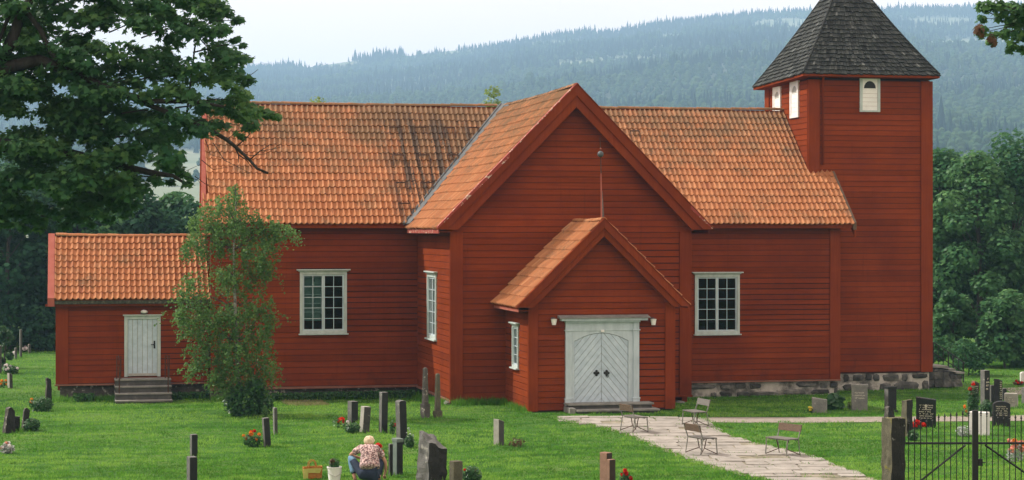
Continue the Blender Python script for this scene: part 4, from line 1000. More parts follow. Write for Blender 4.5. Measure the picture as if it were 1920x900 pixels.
for k in range(4):
    k2 = (k + 1) % 4
    for i in range(NR_):
        a0, a1, b0, b1 = lv[i][k], lv[i][k2], lv[i + 1][k], lv[i + 1][k2]
        up = ((b0 + b1) / 2 - (a0 + a1) / 2); nrm = (a1 - a0).cross(up).normalized(); L = (a1 - a0).length; s_ = 0
        while s_ < L:
            wd = random.uniform(.07, .14); e = min(L, s_ + wd); f0, f1 = s_ / L, e / L; dn = random.uniform(-.04, .025)
            p0, p1, q0, q1 = a0.lerp(a1, f0), a0.lerp(a1, f1), b0.lerp(b1, f0), b0.lerp(b1, f1); ex_ = (p1 - p0).normalized() * .005
            t = .065 + random.uniform(-.014, .016); lift = random.uniform(0, .018)
            A = p0 + ex_ + up * dn / max(.1, up.length); B = p1 - ex_ + up * dn / max(.1, up.length); C_ = q1 - ex_ + up * .15; D_ = q0 + ex_ + up * .15
            At, Bt, Ct, Dt = A + nrm * (t + lift), B + nrm * (t + random.uniform(0, .012)), C_ + nrm * .02, D_ + nrm * .02
            Ab, Bb = A + nrm * .012, B + nrm * .012
            tv = min(1, max(0, random.gauss(.45, .25)))
            for q in ((At, Bt, Ct, Dt), (Ab, Bb, Bt, At), (Ab, At, Dt, D_), (Bt, Bb, C_, Ct)): SV += [tuple(x) for x in q]; ST.append(tv)
            s_ = e
me = np_mesh('shingles', np.array(SV), 4, ST); me.materials.append(M_SHING); tag(link('shingles', me, None, tower_roof, True), kind='stuff')
for k in range(4):
    mb = MB(); mb.tube([lv[i][k] + Vector((0, 0, .05)) for i in range(NR_ + 1)], .05, 5); mb.obj('hip_cap', M_SHING, tower_roof)
for k in range(4):
    a0, a1 = corners[k], corners[(k + 1) % 4]; o_ = (a1 - a0).normalized().cross(Vector((0, 0, 1))); cen = (corners[0] + corners[2]) / 2
    iw = lambda p: p + (Vector((cen.x, cen.y, p.z)) - p).normalized() * .62
    mb = MB(); mb.add([a0 + Vector((0, 0, .0)), a1, a1 + Vector((0, 0, -.09)), a0 + Vector((0, 0, -.09)), iw(a0) - Vector((0, 0, .12)), iw(a1) - Vector((0, 0, .12))], [(0, 1, 2, 3), (3, 2, 5, 4)])
    mb.obj('eave_board', M_REDV, tower_roof)

# ------------------------------------------------------------------ foliage
SH_MAPLE = np.array([(0, 0), (.16, .10), (.46, .06), (.30, .30), (.62, .52), (.26, .52), (.20, .72), (0, 1.0), (-.20, .72), (-.26, .52), (-.62, .52), (-.30, .30), (-.46, .06), (-.16, .10)])
SH_LEAF = np.array([(0, 0), (.26, .35), (.22, .7), (0, 1.0), (-.22, .7), (-.26, .35)])
SH_SPRAY = np.array([(0, 0), (.34, .15), (.30, .45), (.5, .75), (.12, .7), (0, 1.0), (-.2, .66), (-.48, .7), (-.28, .4), (-.36, .12)])
SH_BLADE = np.array([(-.5, 0), (.5, 0), (.15, 1.0)])
def leaf_cloud(name, P, N, size, shape, mat, par, tint=None, fold=.18, aspect=1.0):
    P = np.asarray(P, float); N = np.asarray(N, float); n = len(P)
    N = N / np.maximum(1e-6, np.linalg.norm(N, axis=1))[:, None]
    r = rng.normal(size=(n, 3)); T = r - N * np.sum(r * N, 1)[:, None]; T /= np.maximum(1e-6, np.linalg.norm(T, axis=1))[:, None]
    B = np.cross(N, T); size = np.broadcast_to(np.asarray(size, float), (n,))
    k = len(shape); V = np.zeros((n, k, 3))
    for i, (x, y) in enumerate(shape):
        V[:, i] = P + (B * (x * aspect) + T * (y - .5) - N * (abs(x) * fold + fold * .6 * (y - .5) ** 2 * 2)) * size[:, None]
    if tint is None: tint = np.clip(rng.normal(.45, .22, n), 0, 1)
    me = np_mesh(name, V, k, tint); me.materials.append(mat)
    return link(name, me, None, par, True) if par else link(name, me)
def blob_pts(c, R, n, shell=.45):
    d = rng.normal(size=(n, 3)); d /= np.linalg.norm(d, axis=1)[:, None]
    rr = rng.uniform(shell ** 3, 1, n) ** (1 / 3)
    p = np.array(c) + d * rr[:, None] * np.array(R)
    return p, d
def trunk_mesh(par, base, top, r0, r1, targets, mat, wob=.15, name='trunk', limb_r=.35):
    base, top = Vector(base), Vector(top); mb = MB(); n = 8; pts = []
    for i in range(n + 1):
        t = i / n; q = base.lerp(top, t); q += Vector((math.sin(t * 5 + base.x), math.cos(t * 4 + base.y), 0)) * wob * t; pts.append(q)
    mb.tube(pts, [r0 * (1 - t / n) + r1 * t / n for t in range(n + 1)], 8)
    o = mb.obj(name, mat, par, smooth=True)
    if targets:
        mb = MB()
        for tg in targets:
            tg = Vector(tg); f = min(.95, max(.12, (tg.z - base.z) / max(.1, (top.z - base.z)) * random.uniform(.55, .8))); i = int(f * n); s_ = pts[i].lerp(pts[min(n, i + 1)], f * n - i)
            m_ = s_.lerp(tg, .5) + Vector((0, 0, (tg - s_).length * .12)); rr = (r0 * (1 - f) + r1 * f) * limb_r
            mb.tube([s_, s_.lerp(m_, .5), m_, m_.lerp(tg, .6), tg], [rr, rr * .8, rr * .6, rr * .4, rr * .2], 5)
        mb.obj('limb', mat, par, smooth=True)
    return pts
def tree(name, label, cat, X, Y, h, R, cb, n, leaf, mat, bmat=B_TREE, seed=0, shape=SH_SPRAY, group=None, squash=1.0, nb=26, zb=None):
    global rng
    rng = np.random.default_rng(seed + 100); random.seed(seed)
    z0 = gz(X, Y) if zb is None else zb
    t = empty(name, (X, Y, z0), 0, label, cat, group)
    P, N, T, cents = [], [], [], []
    H = h - cb
    for b in range(nb):
        f = (b + .5) / nb; zz = z0 + cb + H * (f ** .85) * .93; prof = math.sin(math.pi * min(1, .16 + f * .84)) ** .6 if f > .1 else .75
        th = b * 2.399 + rng.uniform(-.4, .4); rad = R * prof * rng.uniform(.45, .8)
        c = (X + math.cos(th) * rad, Y + math.sin(th) * rad * squash, zz + rng.uniform(-.3, .3)); br = R * rng.uniform(.28, .48)
        cents.append(c); m = int(n / nb * rng.uniform(.7, 1.3)); p, d = blob_pts(c, (br, br * squash, br * .72), m)
        P.append(p); N.append(d * .7 + np.array([0, 0, .7]) + rng.normal(0, .45, (m, 3))); T.append(np.clip(rng.normal(.42 + rng.normal(0, .1), .2, m), 0, 1))
    P, N, T = np.concatenate(P), np.concatenate(N), np.concatenate(T)
    leaf_cloud('crown', P, N, leaf * rng.uniform(.7, 1.3, len(P)), shape, mat, t, T)
    trunk_mesh(t, (X, Y, z0 - .1), (X, Y, z0 + h * .85), .03 * h * .6, .03, cents[::2], bmat)
    return t
def tpx(px, py, D): q = at_d(px, py, D); return q
def tree_px(name, label, cat, px, top, D, R, cb, n, leaf, mat, seed, **k):
    q = at_d(px, top, D); return tree(name, label, cat, q.x, q.y, q.z - gz(q.x, q.y), R, cb, n, leaf, mat, seed=seed, **k)
# the wood on the left, behind the sacristy
GL = 'trees of the dark wood behind the sacristy'
LTL = ['dark broadleaf tree at the left edge of the wood behind the graves', 'dark tree over the tall far stone pillar in the left wood', 'dark tree of the left wood standing left of the sacristy gable',
    'dark tree rising just behind the left end of the sacristy ridge', 'dark tree behind the left half of the sacristy ridge', 'lower dark tree behind the middle of the sacristy ridge',
    'grey green tree beside the left gable of the nave under the bare maple twigs', 'low tree half hidden by the nave gable behind the sacristy', 'tallest back row tree of the left wood behind the maple boughs',
    'back row tree of the left wood above the sacristy roof', 'back row tree of the left wood cut by the left edge']
lt = [(-60, 300, 103, 3.4, 1.2), (15, 300, 100, 3.2, 1.4), (85, 330, 104, 3.0, 1.0), (150, 345, 101, 2.9, 1.2), (215, 350, 105, 2.9, 1.0), (275, 362, 102, 2.4, 1.0), (330, 352, 106, 2.3, 1.0), (385, 372, 104, 2.2, 1.0), (60, 250, 114, 3.8, 1.2), (180, 300, 116, 3.4, 1.2), (-130, 260, 112, 3.8, 1)]
for i, (px, top, D, R, cb) in enumerate(lt):
    tree_px('broadleaf_tree', LTL[i], 'tree', px, top, D, R, cb, 5200, .30, L_DARK if i % 3 else L_MID, 11 + i, group=GL)
SBL = ['low shrub under the wood at the upper left behind the evergreen', 'low dark shrub right behind the tall far stone pillar', 'low shrub touching the sacristy corner at the wood edge', 'shrub cut by the left edge under the wood', 'low shrub hidden behind the sacristy wall']
sb = [(20, 560, 99, 1.5), (70, 585, 98, 1.3), (105, 600, 99.5, 1.2), (-25, 590, 97, 1.6), (140, 575, 99, 1.5)]
for i, (px, top, D, R) in enumerate(sb):
    tree_px('shrub', SBL[i], 'shrub', px, top, D, R, .1, 2200, .18, L_DARK if i % 2 else L_MID, 41 + i, nb=14, group='shrubs at the edge of the left wood')
q = at_g(10, 690); tree('thuja_shrub', 'dense dark conical evergreen behind the white flowers at the left edge', 'shrub', q.x, q.y, 1.95, .46, .02, 3000, .12, L_SHRUB, seed=61, nb=16)
# trees on the right, beyond the tower
GR = 'tall trees beyond the tower'
RTL = ['tall green tree directly beside the tower wall', 'tall green tree second from the tower, above the iron rail', 'tallest green tree near the right edge under the maple bough', 'tall green tree cut by the right edge',
    'back row tree in the gap between the first two tall trees by the tower', 'back row tree between the second and the tallest tree beyond the tower', 'tree beyond the right edge of the tall tree row', 'back row tree mostly hidden by the tower', 'fifth tree of the tall row beyond the right edge', 'sixth tree of the tall row beyond the right edge', 'last tree of the tall row beyond the right edge']
rt = [(1768, 268, 98, 2.5, 1.2), (1835, 275, 95, 2.6, 1.2), (1900, 252, 97, 3.2, 1.2), (1965, 262, 99, 3.2, 1.0), (1800, 320, 104, 3.2, 1.0), (1870, 300, 106, 3.2, 1.0), (2040, 270, 103, 3.6, 1), (1730, 330, 106, 3, 1), (2140, 280, 100, 3.4, 1), (2250, 260, 104, 3.6, 1), (2370, 285, 99, 3.4, 1)]
for i, (px, top, D, R, cb) in enumerate(rt):
    tree_px('broadleaf_tree', RTL[i], 'tree', px, top, D, R, cb, 10500 if i < 8 else 5000, .215 if i < 8 else .3, (L_MID, L_YOUNG, L_MID, L_MID, L_DARK)[i] if i < 5 else L_DARK, 71 + i, group=GR, nb=34)
tree_px('young_tree', 'light green young tree standing against the tower corner and the tall trees', 'tree', 1788, 545, 90, 1.25, .3, 3800, .20, L_YOUNG, 91, nb=22)
tree_px('young_tree', 'light green bushy young tree at the right edge in front of the tall trees', 'tree', 1884, 550, 89, 1.55, .3, 4800, .22, L_YOUNG, 92, nb=26)
tree_px('shrub', 'low tangled shrub behind the iron stair rail', 'shrub', 1815, 640, 84, 1.2, .1, 2200, .12, L_MID, 94, nb=16)
tree_px('young_tree', 'bushy young tree partly cut by the right edge', 'tree', 1945, 570, 90, 1.5, .3, 4200, .2, L_YOUNG, 93, nb=22)
# tops showing over the nave ridge
tree_px('birch_tree', 'pale green tree top rising over the nave ridge beside the transept', 'tree', 922, 158, 97, 1.15, 6.0, 2600, .16, L_PALE, 95, nb=30, bmat=B_BIRCH)
tree_px('birch_tree', 'thin pale tree top just above the nave ridge near the maple', 'tree', 590, 178, 96, 1.3, 6.0, 1800, .15, L_PALE, 96, nb=30, bmat=B_BIRCH)
tree_px('birch_tree', 'tip of a pale tree just over the ridge at the transept roof', 'tree', 982, 180, 98, .6, 8.0, 700, .14, L_PALE, 97, nb=20, bmat=B_BIRCH)

# the big maple whose boughs hang in from the upper left
rng = np.random.default_rng(5); random.seed(5)
MD = 36.0
def inpoly(x, y, P):
    c = False; j = len(P) - 1
    for i in range(len(P)):
        if (P[i][1] > y) != (P[j][1] > y) and x < (P[j][0] - P[i][0]) * (y - P[i][1]) / (P[j][1] - P[i][1]) + P[i][0]: c = not c
        j = i
    return c
mq = at_d(-330, 430, MD); mz = gz(mq.x, mq.y)
maple = empty('maple_tree', (mq.x, mq.y, mz), 0, 'big dark maple whose leafy boughs hang in from the upper left corner', 'tree')
POLY = [(-420, -330), (300, -330), (380, -120), (395, 0), (408, 35), (390, 62), (440, 105), (452, 150), (448, 180), (490, 205), (478, 228), (440, 232), (395, 232), (375, 268), (325, 283), (330, 318), (262, 330), (238, 372), (185, 385), (118, 385), (90, 345), (60, 385), (0, 400), (-200, 400), (-420, 150)]
blobs = []
tries = 0
while len(blobs) < 300 and tries < 20000:
    tries += 1
    x, y = rng.uniform(-420, 500), rng.uniform(-330, 390)
    if not inpoly(x, y, POLY): continue
    dz = rng.uniform(-1.5, 1.5)
    if any(math.hypot(x - b[0], y - b[1]) < (30 if b[0] > -40 and b[1] > -40 else 60) and abs(dz - b[3]) < .9 for b in blobs): continue
    if any(math.hypot(x - gx, y - gy) < gr for gx, gy, gr in ((105, 62, 36), (210, 48, 24), (195, 215, 22), (270, 235, 18), (345, 95, 30), (130, 275, 22), (8, 235, 18), (55, 200, 16), (380, 175, 18), (300, 60, 16), (385, 120, 22), (240, 110, 14), (320, 170, 14), (30, 40, 16), (150, 20, 14), (400, 190, 14), (290, 300, 14), (330, 20, 14))): continue
    blobs.append((x, y, rng.uniform(24, 42) if x < 230 else rng.uniform(20, 34), dz))
for x, y, r in ((15, 395, 28), (55, 405, 26), (90, 395, 22), (150, 408, 20), (185, 398, 22), (225, 392, 18), (40, 425, 14), (75, 428, 11), (120, 425, 13), (170, 422, 9), (205, 412, 11), (240, 402, 9), (10, 420, 16), (265, 352, 18), (290, 338, 14), (420, 22, 20), (445, 38, 12), (400, 8, 22), (452, 108, 16), (462, 150, 17), (445, 190, 20), (470, 205, 22), (497, 212, 18), (515, 218, 9), (410, 232, 18), (470, 240, 15), (452, 255, 8), (345, 330, 14), (320, 342, 9), (350, 345, 8), (335, 318, 14), (245, 380, 20), (205, 375, 26), (160, 385, 26), (125, 400, 18), (440, 75, 9), (455, 85, 6), (430, 58, 6)):
    blobs.append((x, y, r, rng.uniform(-.4, .4)))
P, N, T, cents = [], [], [], []
for x, y, r, dz in blobs:
    c = at_d(x, y, MD + dz); R = r / 100; off = x < -60 or y < -60
    m = int((60 if off else 215) * (r / 36) ** 2) + 14; p, d = blob_pts((0, 0, 0), (R * 1.15, R * 1.3, R * .42), m, .1); p = p + rng.normal(0, R * .16, (m, 3)); tl = rng.uniform(-.55, .25); p[:, 2] += p[:, 0] * tl; p = p + np.array(c)
    cents.append((x, y, c)); P.append(p)
    N.append(d * .45 + np.array([-.15, -.25, .75]) + rng.normal(0, .38, (m, 3))); T.append(np.clip(rng.normal(.42 + rng.normal(0, .12) + (.35 if x > 430 and y > 150 else 0), .2, m), 0, 1))
P, N, T = np.concatenate(P), np.concatenate(N), np.concatenate(T)
leaf_cloud('crown', P, N, .125 * rng.uniform(.55, 1.35, len(P)), SH_MAPLE, L_MAPLE, maple, T, fold=.3)
mb = MB(); mb.tube([(mq.x, mq.y, mz - .2), (mq.x + .1, mq.y, mz + 2), (mq.x + .2, mq.y + .1, mz + 4.5), (mq.x + .5, mq.y, mz + 7), (mq.x + .4, mq.y, mz + 10)], [.48, .40, .36, .28, .15], 12); mb.obj('trunk', B_MAPLE, maple, smooth=True)
def limb(pts, r0, r1, dzs=0):
    mb = MB(); q = [at_d(x, y, MD + dzs) for x, y in pts]; n = len(q); mb.tube(q, [r0 + (r1 - r0) * i / (n - 1) for i in range(n)], 7); mb.obj('limb', B_MAPLE, maple, smooth=True)
limb([(-315, 180), (-200, 170), (-90, 150), (-20, 128), (8, 105), (22, 75), (34, 40), (55, 0), (70, -60)], .20, .06, -.9)
limb([(-312, 230), (-200, 210), (-80, 150), (30, 122), (75, 113), (100, 122), (118, 132), (150, 140), (200, 165), (280, 190), (360, 190), (420, 200)], .16, .025, -1.0)
limb([(-20, 126), (20, 20), (50, 22), (75, 55), (95, 98), (120, 125), (135, 135)], .05, .05, -1.1)
limb([(-312, 260), (-150, 280), (0, 270), (120, 285), (220, 310), (290, 325), (325, 330), (350, 346)], .15, .02, -.3)
limb([(200, 165), (300, 205), (370, 232), (405, 250), (425, 262), (440, 274), (455, 288), (468, 300), (482, 316), (503, 325)], .05, .022, -.8)
limb([(440, 274), (447, 290), (447, 305)], .02, .006, -.8); limb([(442, 276), (458, 262), (470, 250)], .016, .005, -.8); limb([(468, 300), (485, 285), (505, 272), (520, 268)], .013, .004, -.8)
for tw in ([(452, 287), (470, 292), (500, 288), (528, 268)], [(400, 268), (420, 300), (450, 315), (470, 325)], [(385, 262), (395, 290), (430, 300)], [(425, 262), (440, 250), (448, 240)], [(490, 283), (510, 280), (530, 275)], [(378, 300), (400, 318), (435, 312)], [(365, 330), (385, 345), (405, 350)]):
    limb(tw, .008, .003, -.75)
limb([(447, 290), (462, 300), (475, 318)], .014, .004, -.8); limb([(350, 215), (365, 90), (372, 70), (395, 95), (425, 118)], .02, .008, -.2); limb([(-312, 100), (-150, 40), (60, -40), (200, -60), (320, 20), (372, 70)], .14, .02, .6)
limb([(462, 145), (475, 137), (484, 130)], .008, .004, 0); limb([(345, 330), (372, 338), (378, 350)], .008, .003, 0); limb([(320, 342), (350, 320), (376, 308)], .007, .003, 0)
for x, y, c in cents[::4]:
    if x < -80 or y < -80: continue
    s_ = at_d(x * .85 - 25, y * .9 + 22, MD - .2); mb = MB(); mb.tube([s_, s_.lerp(c, .6) + Vector((0, 0, .06)), c], [.016, .010, .004], 4); mb.obj('twig', B_MAPLE, maple)
# second maple: only a bough shows at the upper right
q2 = at_d(2260, 430, MD); z2 = gz(q2.x, q2.y)
map2 = empty('maple_tree', (q2.x, q2.y, z2), 0, 'maple bough with brown tipped leaves hanging in at the upper right corner', 'tree')
P, N, T = [], [], []; cents = []
bl2 = [(1845, 12, 15), (1842, 35, 10), (1840, 55, 12), (1838, 62, 9), (1868, 8, 16), (1880, 28, 20), (1862, 65, 11), (1858, 78, 9), (1895, 12, 18), (1905, 40, 20), (1888, 62, 15), (1915, 65, 18), (1900, 85, 12), (1893, 96, 7), (1918, 92, 12), (1925, 20, 22), (1940, 60, 24), (1960, 20, 28), (1990, 70, 28), (2010, 10, 34), (2060, 60, 40), (2100, -20, 45), (2170, 40, 50), (1930, -40, 30), (1990, -70, 40), (2080, -110, 55), (2200, -120, 70), (2250, -20, 60), (2320, 60, 70), (2350, -100, 80), (1880, -30, 20), (2240, 120, 50)]
for k in range(46): bl2.append((rng.uniform(2060, 2560), rng.uniform(-420, 90), rng.uniform(50, 90)))
for x, y, r in bl2:
    c = at_d(x, y, MD + rng.uniform(-.5, .5)); R = r / 100; m = int((190 if x < 2000 else 55) * (r / 36) ** 2) + 12; p, d = blob_pts(c, (R, R * 1.2, R * .7), m, .2); P.append(p); cents.append(c)
    N.append(d * .5 + np.array([-.1, -.2, .7]) + rng.normal(0, .4, (m, 3))); T.append(np.clip(rng.normal(.6 if x < 1925 else .4, .25, m), 0, 1))
P, N, T = np.concatenate(P), np.concatenate(N), np.concatenate(T)
leaf_cloud('crown', P, N, .14 * rng.uniform(.6, 1.25, len(P)), SH_MAPLE, L_MAPLE, map2, T, fold=.25)
pb, db = blob_pts(at_d(1836, 58, MD - .3), (.1, .15, .15), 22, .1); leaf_cloud('withered_leaves', pb, db + np.array([0, -.5, .3]), .11, SH_MAPLE, L_DEADR, map2)
pb, db = blob_pts(at_d(1860, 76, MD - .3), (.09, .15, .12), 18, .1); leaf_cloud('withered_leaves', pb, db + np.array([0, -.5, .3]), .11, SH_MAPLE, L_DEADR, map2)
mb = MB(); mb.tube([(q2.x, q2.y, z2 - .2), (q2.x, q2.y, z2 + 4), (q2.x + .2, q2.y, z2 + 8), (q2.x + .1, q2.y, z2 + 11)], [.42, .34, .26, .12], 10); mb.obj('trunk', B_MAPLE, map2, smooth=True)
mb = MB(); qs = [at_d(x, y, MD) for x, y in ((2262, 60), (2150, 20), (2050, 25), (1980, 30), (1920, 35), (1870, 30), (1845, 20))]; mb.tube(qs, [.12, .09, .06, .04, .025, .014, .006], 6)
for c in cents[:18]: mb.tube([qs[4].lerp(qs[3], random.random()), c], [.012, .005], 4)
mb.obj('limb', B_MAPLE, map2, smooth=True)

# weeping birch in front of the nave corner
rng = np.random.default_rng(9); random.seed(9)
bq = at_g(462, 778); BD = depth(bq)
birch = empty('birch_tree', bq, 0, 'slender birch with drooping pale green twigs in front of the nave corner', 'tree')
bb = [(440, 362, 10, 18), (445, 385, 14, 22), (415, 385, 10, 18), (385, 395, 12, 20), (395, 420, 22, 24), (365, 430, 18, 26), (425, 420, 26, 26), (455, 425, 28, 30), (485, 425, 24, 22), (512, 432, 20, 20), (535, 438, 14, 16), (500, 455, 20, 26), (415, 460, 24, 34), (450, 470, 26, 30), (480, 480, 26, 30), (355, 470, 12, 20), (380, 465, 16, 26), (498, 510, 18, 26), (470, 520, 28, 26), (440, 520, 22, 22), (412, 520, 18, 20), (360, 535, 18, 24), (345, 565, 16, 26), (375, 575, 24, 28), (350, 605, 16, 26), (385, 610, 26, 28), (415, 600, 26, 26), (450, 590, 28, 26), (485, 580, 24, 30), (505, 610, 12, 30), (365, 650, 16, 28), (395, 650, 24, 28), (430, 645, 28, 28), (465, 635, 28, 30), (495, 650, 16, 34), (375, 685, 10, 22), (410, 690, 20, 24), (445, 690, 26, 26), (480, 690, 24, 26), (505, 700, 10, 26), (335, 590, 8, 18), (360, 690, 6, 14), (425, 722, 16, 22), (455, 728, 22, 24), (488, 726, 18, 24), (405, 715, 12, 18), (440, 600, 24, 26), (440, 665, 24, 26), (445, 545, 20, 24)]
P, N, T = [], [], []; cents = []
for x, y, rx, ry in bb:
    c = np.array(at_d(x, y, BD + rng.uniform(-.6, .35))); cents.append(Vector(c)); pp_ = []
    for k in range(int(9 + rx * .78)):
        st = c + np.array([rng.normal(0, .62) * rx / 59, rng.normal(0, .30), rng.uniform(-.3, 1.0) * ry / 59]); L = rng.uniform(.22, .75) * (.5 + ry / 60); m = int(L * 42) + 4
        t = rng.uniform(0, 1, m) ** .8; dx = rng.normal(0, .22); up = rng.uniform(.0, .35); pp_.append(st + np.column_stack([dx * t + rng.normal(0, .05, m), rng.normal(0, .05, m), -L * t ** 1.6 + up * t * (1 - t) + rng.normal(0, .03, m)]))
    p = np.concatenate(pp_); m = len(p); d = rng.normal(size=(m, 3))
    P.append(p); N.append(np.array([-.3, -.3, .5]) + d * .6); T.append(np.clip(rng.normal(.5 + rng.normal(0, .12), .22, m), 0, 1))
P, N, T = np.concatenate(P), np.concatenate(N), np.concatenate(T)
leaf_cloud('crown', P, N, .078 * rng.uniform(.6, 1.35, len(P)), SH_LEAF, L_BIRCH, birch, T, aspect=1.3)
mb = MB(); tp = [(452, 786), (450, 750), (446, 700), (444, 640), (441, 580), (440, 520), (438, 470), (441, 420), (442, 370)]
tq = [at_d(x, y, BD) for x, y in tp]; mb.tube(tq, [.075, .07, .065, .058, .05, .042, .034, .022, .006], 8); mb.obj('trunk', B_BIRCH, birch, smooth=True)
mb = MB()
for c in cents:
    s_ = min((q for q in tq if q.z > c.z - .9), key=lambda q: abs(q.z - c.z + .3)); mid = s_.lerp(c, .6) + Vector((0, 0, .35)); mb.tube([s_, mid, c, c - Vector((0, 0, .35))], [.018, .010, .005, .002], 4)
mb.obj('branches', B_TREE, birch)
P, N, T = [], [], []
for x, y, rx, ry in ((440, 755, 22, 24), (470, 750, 30, 28), (495, 755, 18, 24), (455, 735, 26, 20), (480, 725, 22, 18), (460, 770, 34, 14), (490, 775, 16, 10)):
    c = at_d(x, y, BD - .15 + rng.uniform(-.2, .3)); m = int(520 * rx * ry / 650); p, d = blob_pts(c, (rx / 59, .45, ry / 59), m, .3); P.append(p); N.append(d * .6 + np.array([-.1, -.2, .6]) + rng.normal(0, .4, (m, 3)))
leaf_cloud('sucker_leaves', np.concatenate(P), np.concatenate(N), .10, SH_LEAF, L_SHRUB, birch, aspect=1.6)
mb = MB()
for k in range(9):
    b0 = bq + Vector((random.uniform(-.25, .35), random.uniform(-.2, .2), -.05)); mb.tube([b0, b0 + Vector((random.uniform(-.2, .2), 0, .5)), b0 + Vector((random.uniform(-.5, .5), random.uniform(-.3, .3), 1.1))], [.012, .01, .004], 4)
mb.obj('sucker_stems', B_TREE, birch)

# ------------------------------------------------------------------ grass
rng = np.random.default_rng(21)
def in_church(X, Y): 
    return ((X > SXL) & (X < NXL) & (Y > SYF)) | ((X > NXL) & (X < NXR) & (Y > NYF)) | ((X > TXL) & (X < TXR) & (Y > TYF)) | ((X > PXL) & (X < PXR) & (Y > PYF - .7)) | ((X > WXL) & (X < WXR) & (Y > WYF))
vgz = np.vectorize(gz)
def on_path(u, D):
    l = np.interp(D, pD, [p[1] for p in pl]); r = np.interp(D, pD, [p[2] for p in pl]); ok = (D > pD[0] - .1) & (D < pD[-1]) & (u > l + .02) & (u < r - .02)
    X = u * CP + D * SP; Y = -u * SP + D * CP
    px = CX + u / D * FPX; py = CY + (CAMZ - vgz(X, Y)) / D * FPX
    g = (px > 1300) & (py > 782.5) & (py < 791.5)
    return ok | g
def blades(name, u, D, h, wd, mat, lean=.5, tint=None):
    X = u * CP + D * SP; Y = -u * SP + D * CP; n = len(X); Z = vgz(X, Y)
    th = rng.uniform(0, 6.283, n); ct, st = np.cos(th) * wd / 2, np.sin(th) * wd / 2
    lx, ly = rng.normal(0, lean, n) * h, rng.normal(0, lean, n) * h
    V = np.zeros((n, 3, 3)); V[:, 0] = np.column_stack([X - ct, Y - st, Z - .01]); V[:, 1] = np.column_stack([X + ct, Y + st, Z - .01]); V[:, 2] = np.column_stack([X + lx, Y + ly, Z + h])
    if tint is None: tint = np.clip(rng.normal(.45, .2, n), 0, 1)
    me = np_mesh(name, V, 3, tint); me.materials.append(mat); o = link(name, me); return tag(o, kind='stuff')
def fbm(X, Y, s, seed):
    return np.array([mnoise.noise(Vector((x * s, y * s, seed))) for x, y in zip(X, Y)])
n = 400000
D = 43.3 + (102 - 43.3) * rng.uniform(0, 1, n) ** 1.7; u = (rng.uniform(-.262, .318, n)) * D
X = u * CP + D * SP; Y = -u * SP + D * CP
k = ~in_church(X, Y) & ~on_path(u, D); u, D, X, Y = u[k], D[k], X[k], Y[k]
f1 = fbm(X * .45, Y * 1.3, .9, 2); f2 = fbm(X * .8, Y * 1.2, .21, 8); f3 = fbm(X * 1.0, Y * 1.6, 1.9, 4); f4 = fbm(X * .5 + Y * .12, Y * 1.0, 2.6, 6)
f5 = np.sin(2 * np.pi * (Y * 1.05 + X * .06 + .9 * f1 + .5 * f3)) * (.35 + .3 * f2)
f = f1 * .5 + f2 * 1.1 + f3 * .75 + f4 * .8 + f5 * .55
h = np.clip(.040 + .05 * f3 + .05 * f4 + .012 * f5 + rng.normal(0, .012, len(u)), .010, .16)
blades('grass', u, D, h, .032, L_GRASS, .7, np.clip(.47 + 1.15 * f + rng.normal(0, .13, len(u)), 0, 1))
m = 1500; Dc = 43.6 + 50 * rng.uniform(0, 1, m) ** 1.6; uc = rng.uniform(-.26, .31, m) * Dc; k = 13
u2 = np.repeat(uc, k) + rng.normal(0, .10, m * k); D2 = np.repeat(Dc, k) + rng.normal(0, .05, m * k); X2, Y2 = u2 * CP + D2 * SP, -u2 * SP + D2 * CP
kk = ~in_church(X2, Y2) & ~on_path(u2, D2); blades('grass_tufts', u2[kk], D2[kk], rng.uniform(.05, .11, kk.sum()), .03, L_GRASS, .6, np.clip(np.repeat(rng.normal(.25, .3, m), k)[kk], 0, 1))
# long grass under the walls and round the stones; ground cover along the nave
tu, tD, th_ = [], [], []
def strip(x0, y0, x1, y1, wd, n, hh):
    t = rng.uniform(0, 1, n); X = x0 + (x1 - x0) * t + rng.normal(0, wd, n) * abs(y1 - y0) / (abs(x1 - x0) + abs(y1 - y0)); Y = y0 + (y1 - y0) * t - np.abs(rng.normal(0, wd, n)) * (1 if abs(x1 - x0) > abs(y1 - y0) else 0)
    tu.append(X * CP - Y * SP); tD.append(X * SP + Y * CP); th_.append(np.clip(rng.normal(hh, hh * .35, n), .04, .5))
strip(SXL - .3, SYF - .05, 5.2, SYF - .05, .30, 3200, .16); strip(NXL, NYF - .05, TXL, NYF - .1, .25, 4200, .17); strip(TXL, TYF - .05, PXL, TYF - .05, .22, 1800, .18)
strip(TXL - .12, TYF, TXL - .12, NYF, .12, 1800, .16); strip(PXL - .1, PYF, PXL - .1, TYF, .12, 900, .15); strip(TXR, NYF - .1, NXR, NYF - .1, .15, 1500, .07); strip(PXR, PYF + .1, TXR + .6, PYF + .3, .2, 500, .1)
strip(NXR, WYF - .1, WXR + 1, WYF - .1, .15, 700, .07)

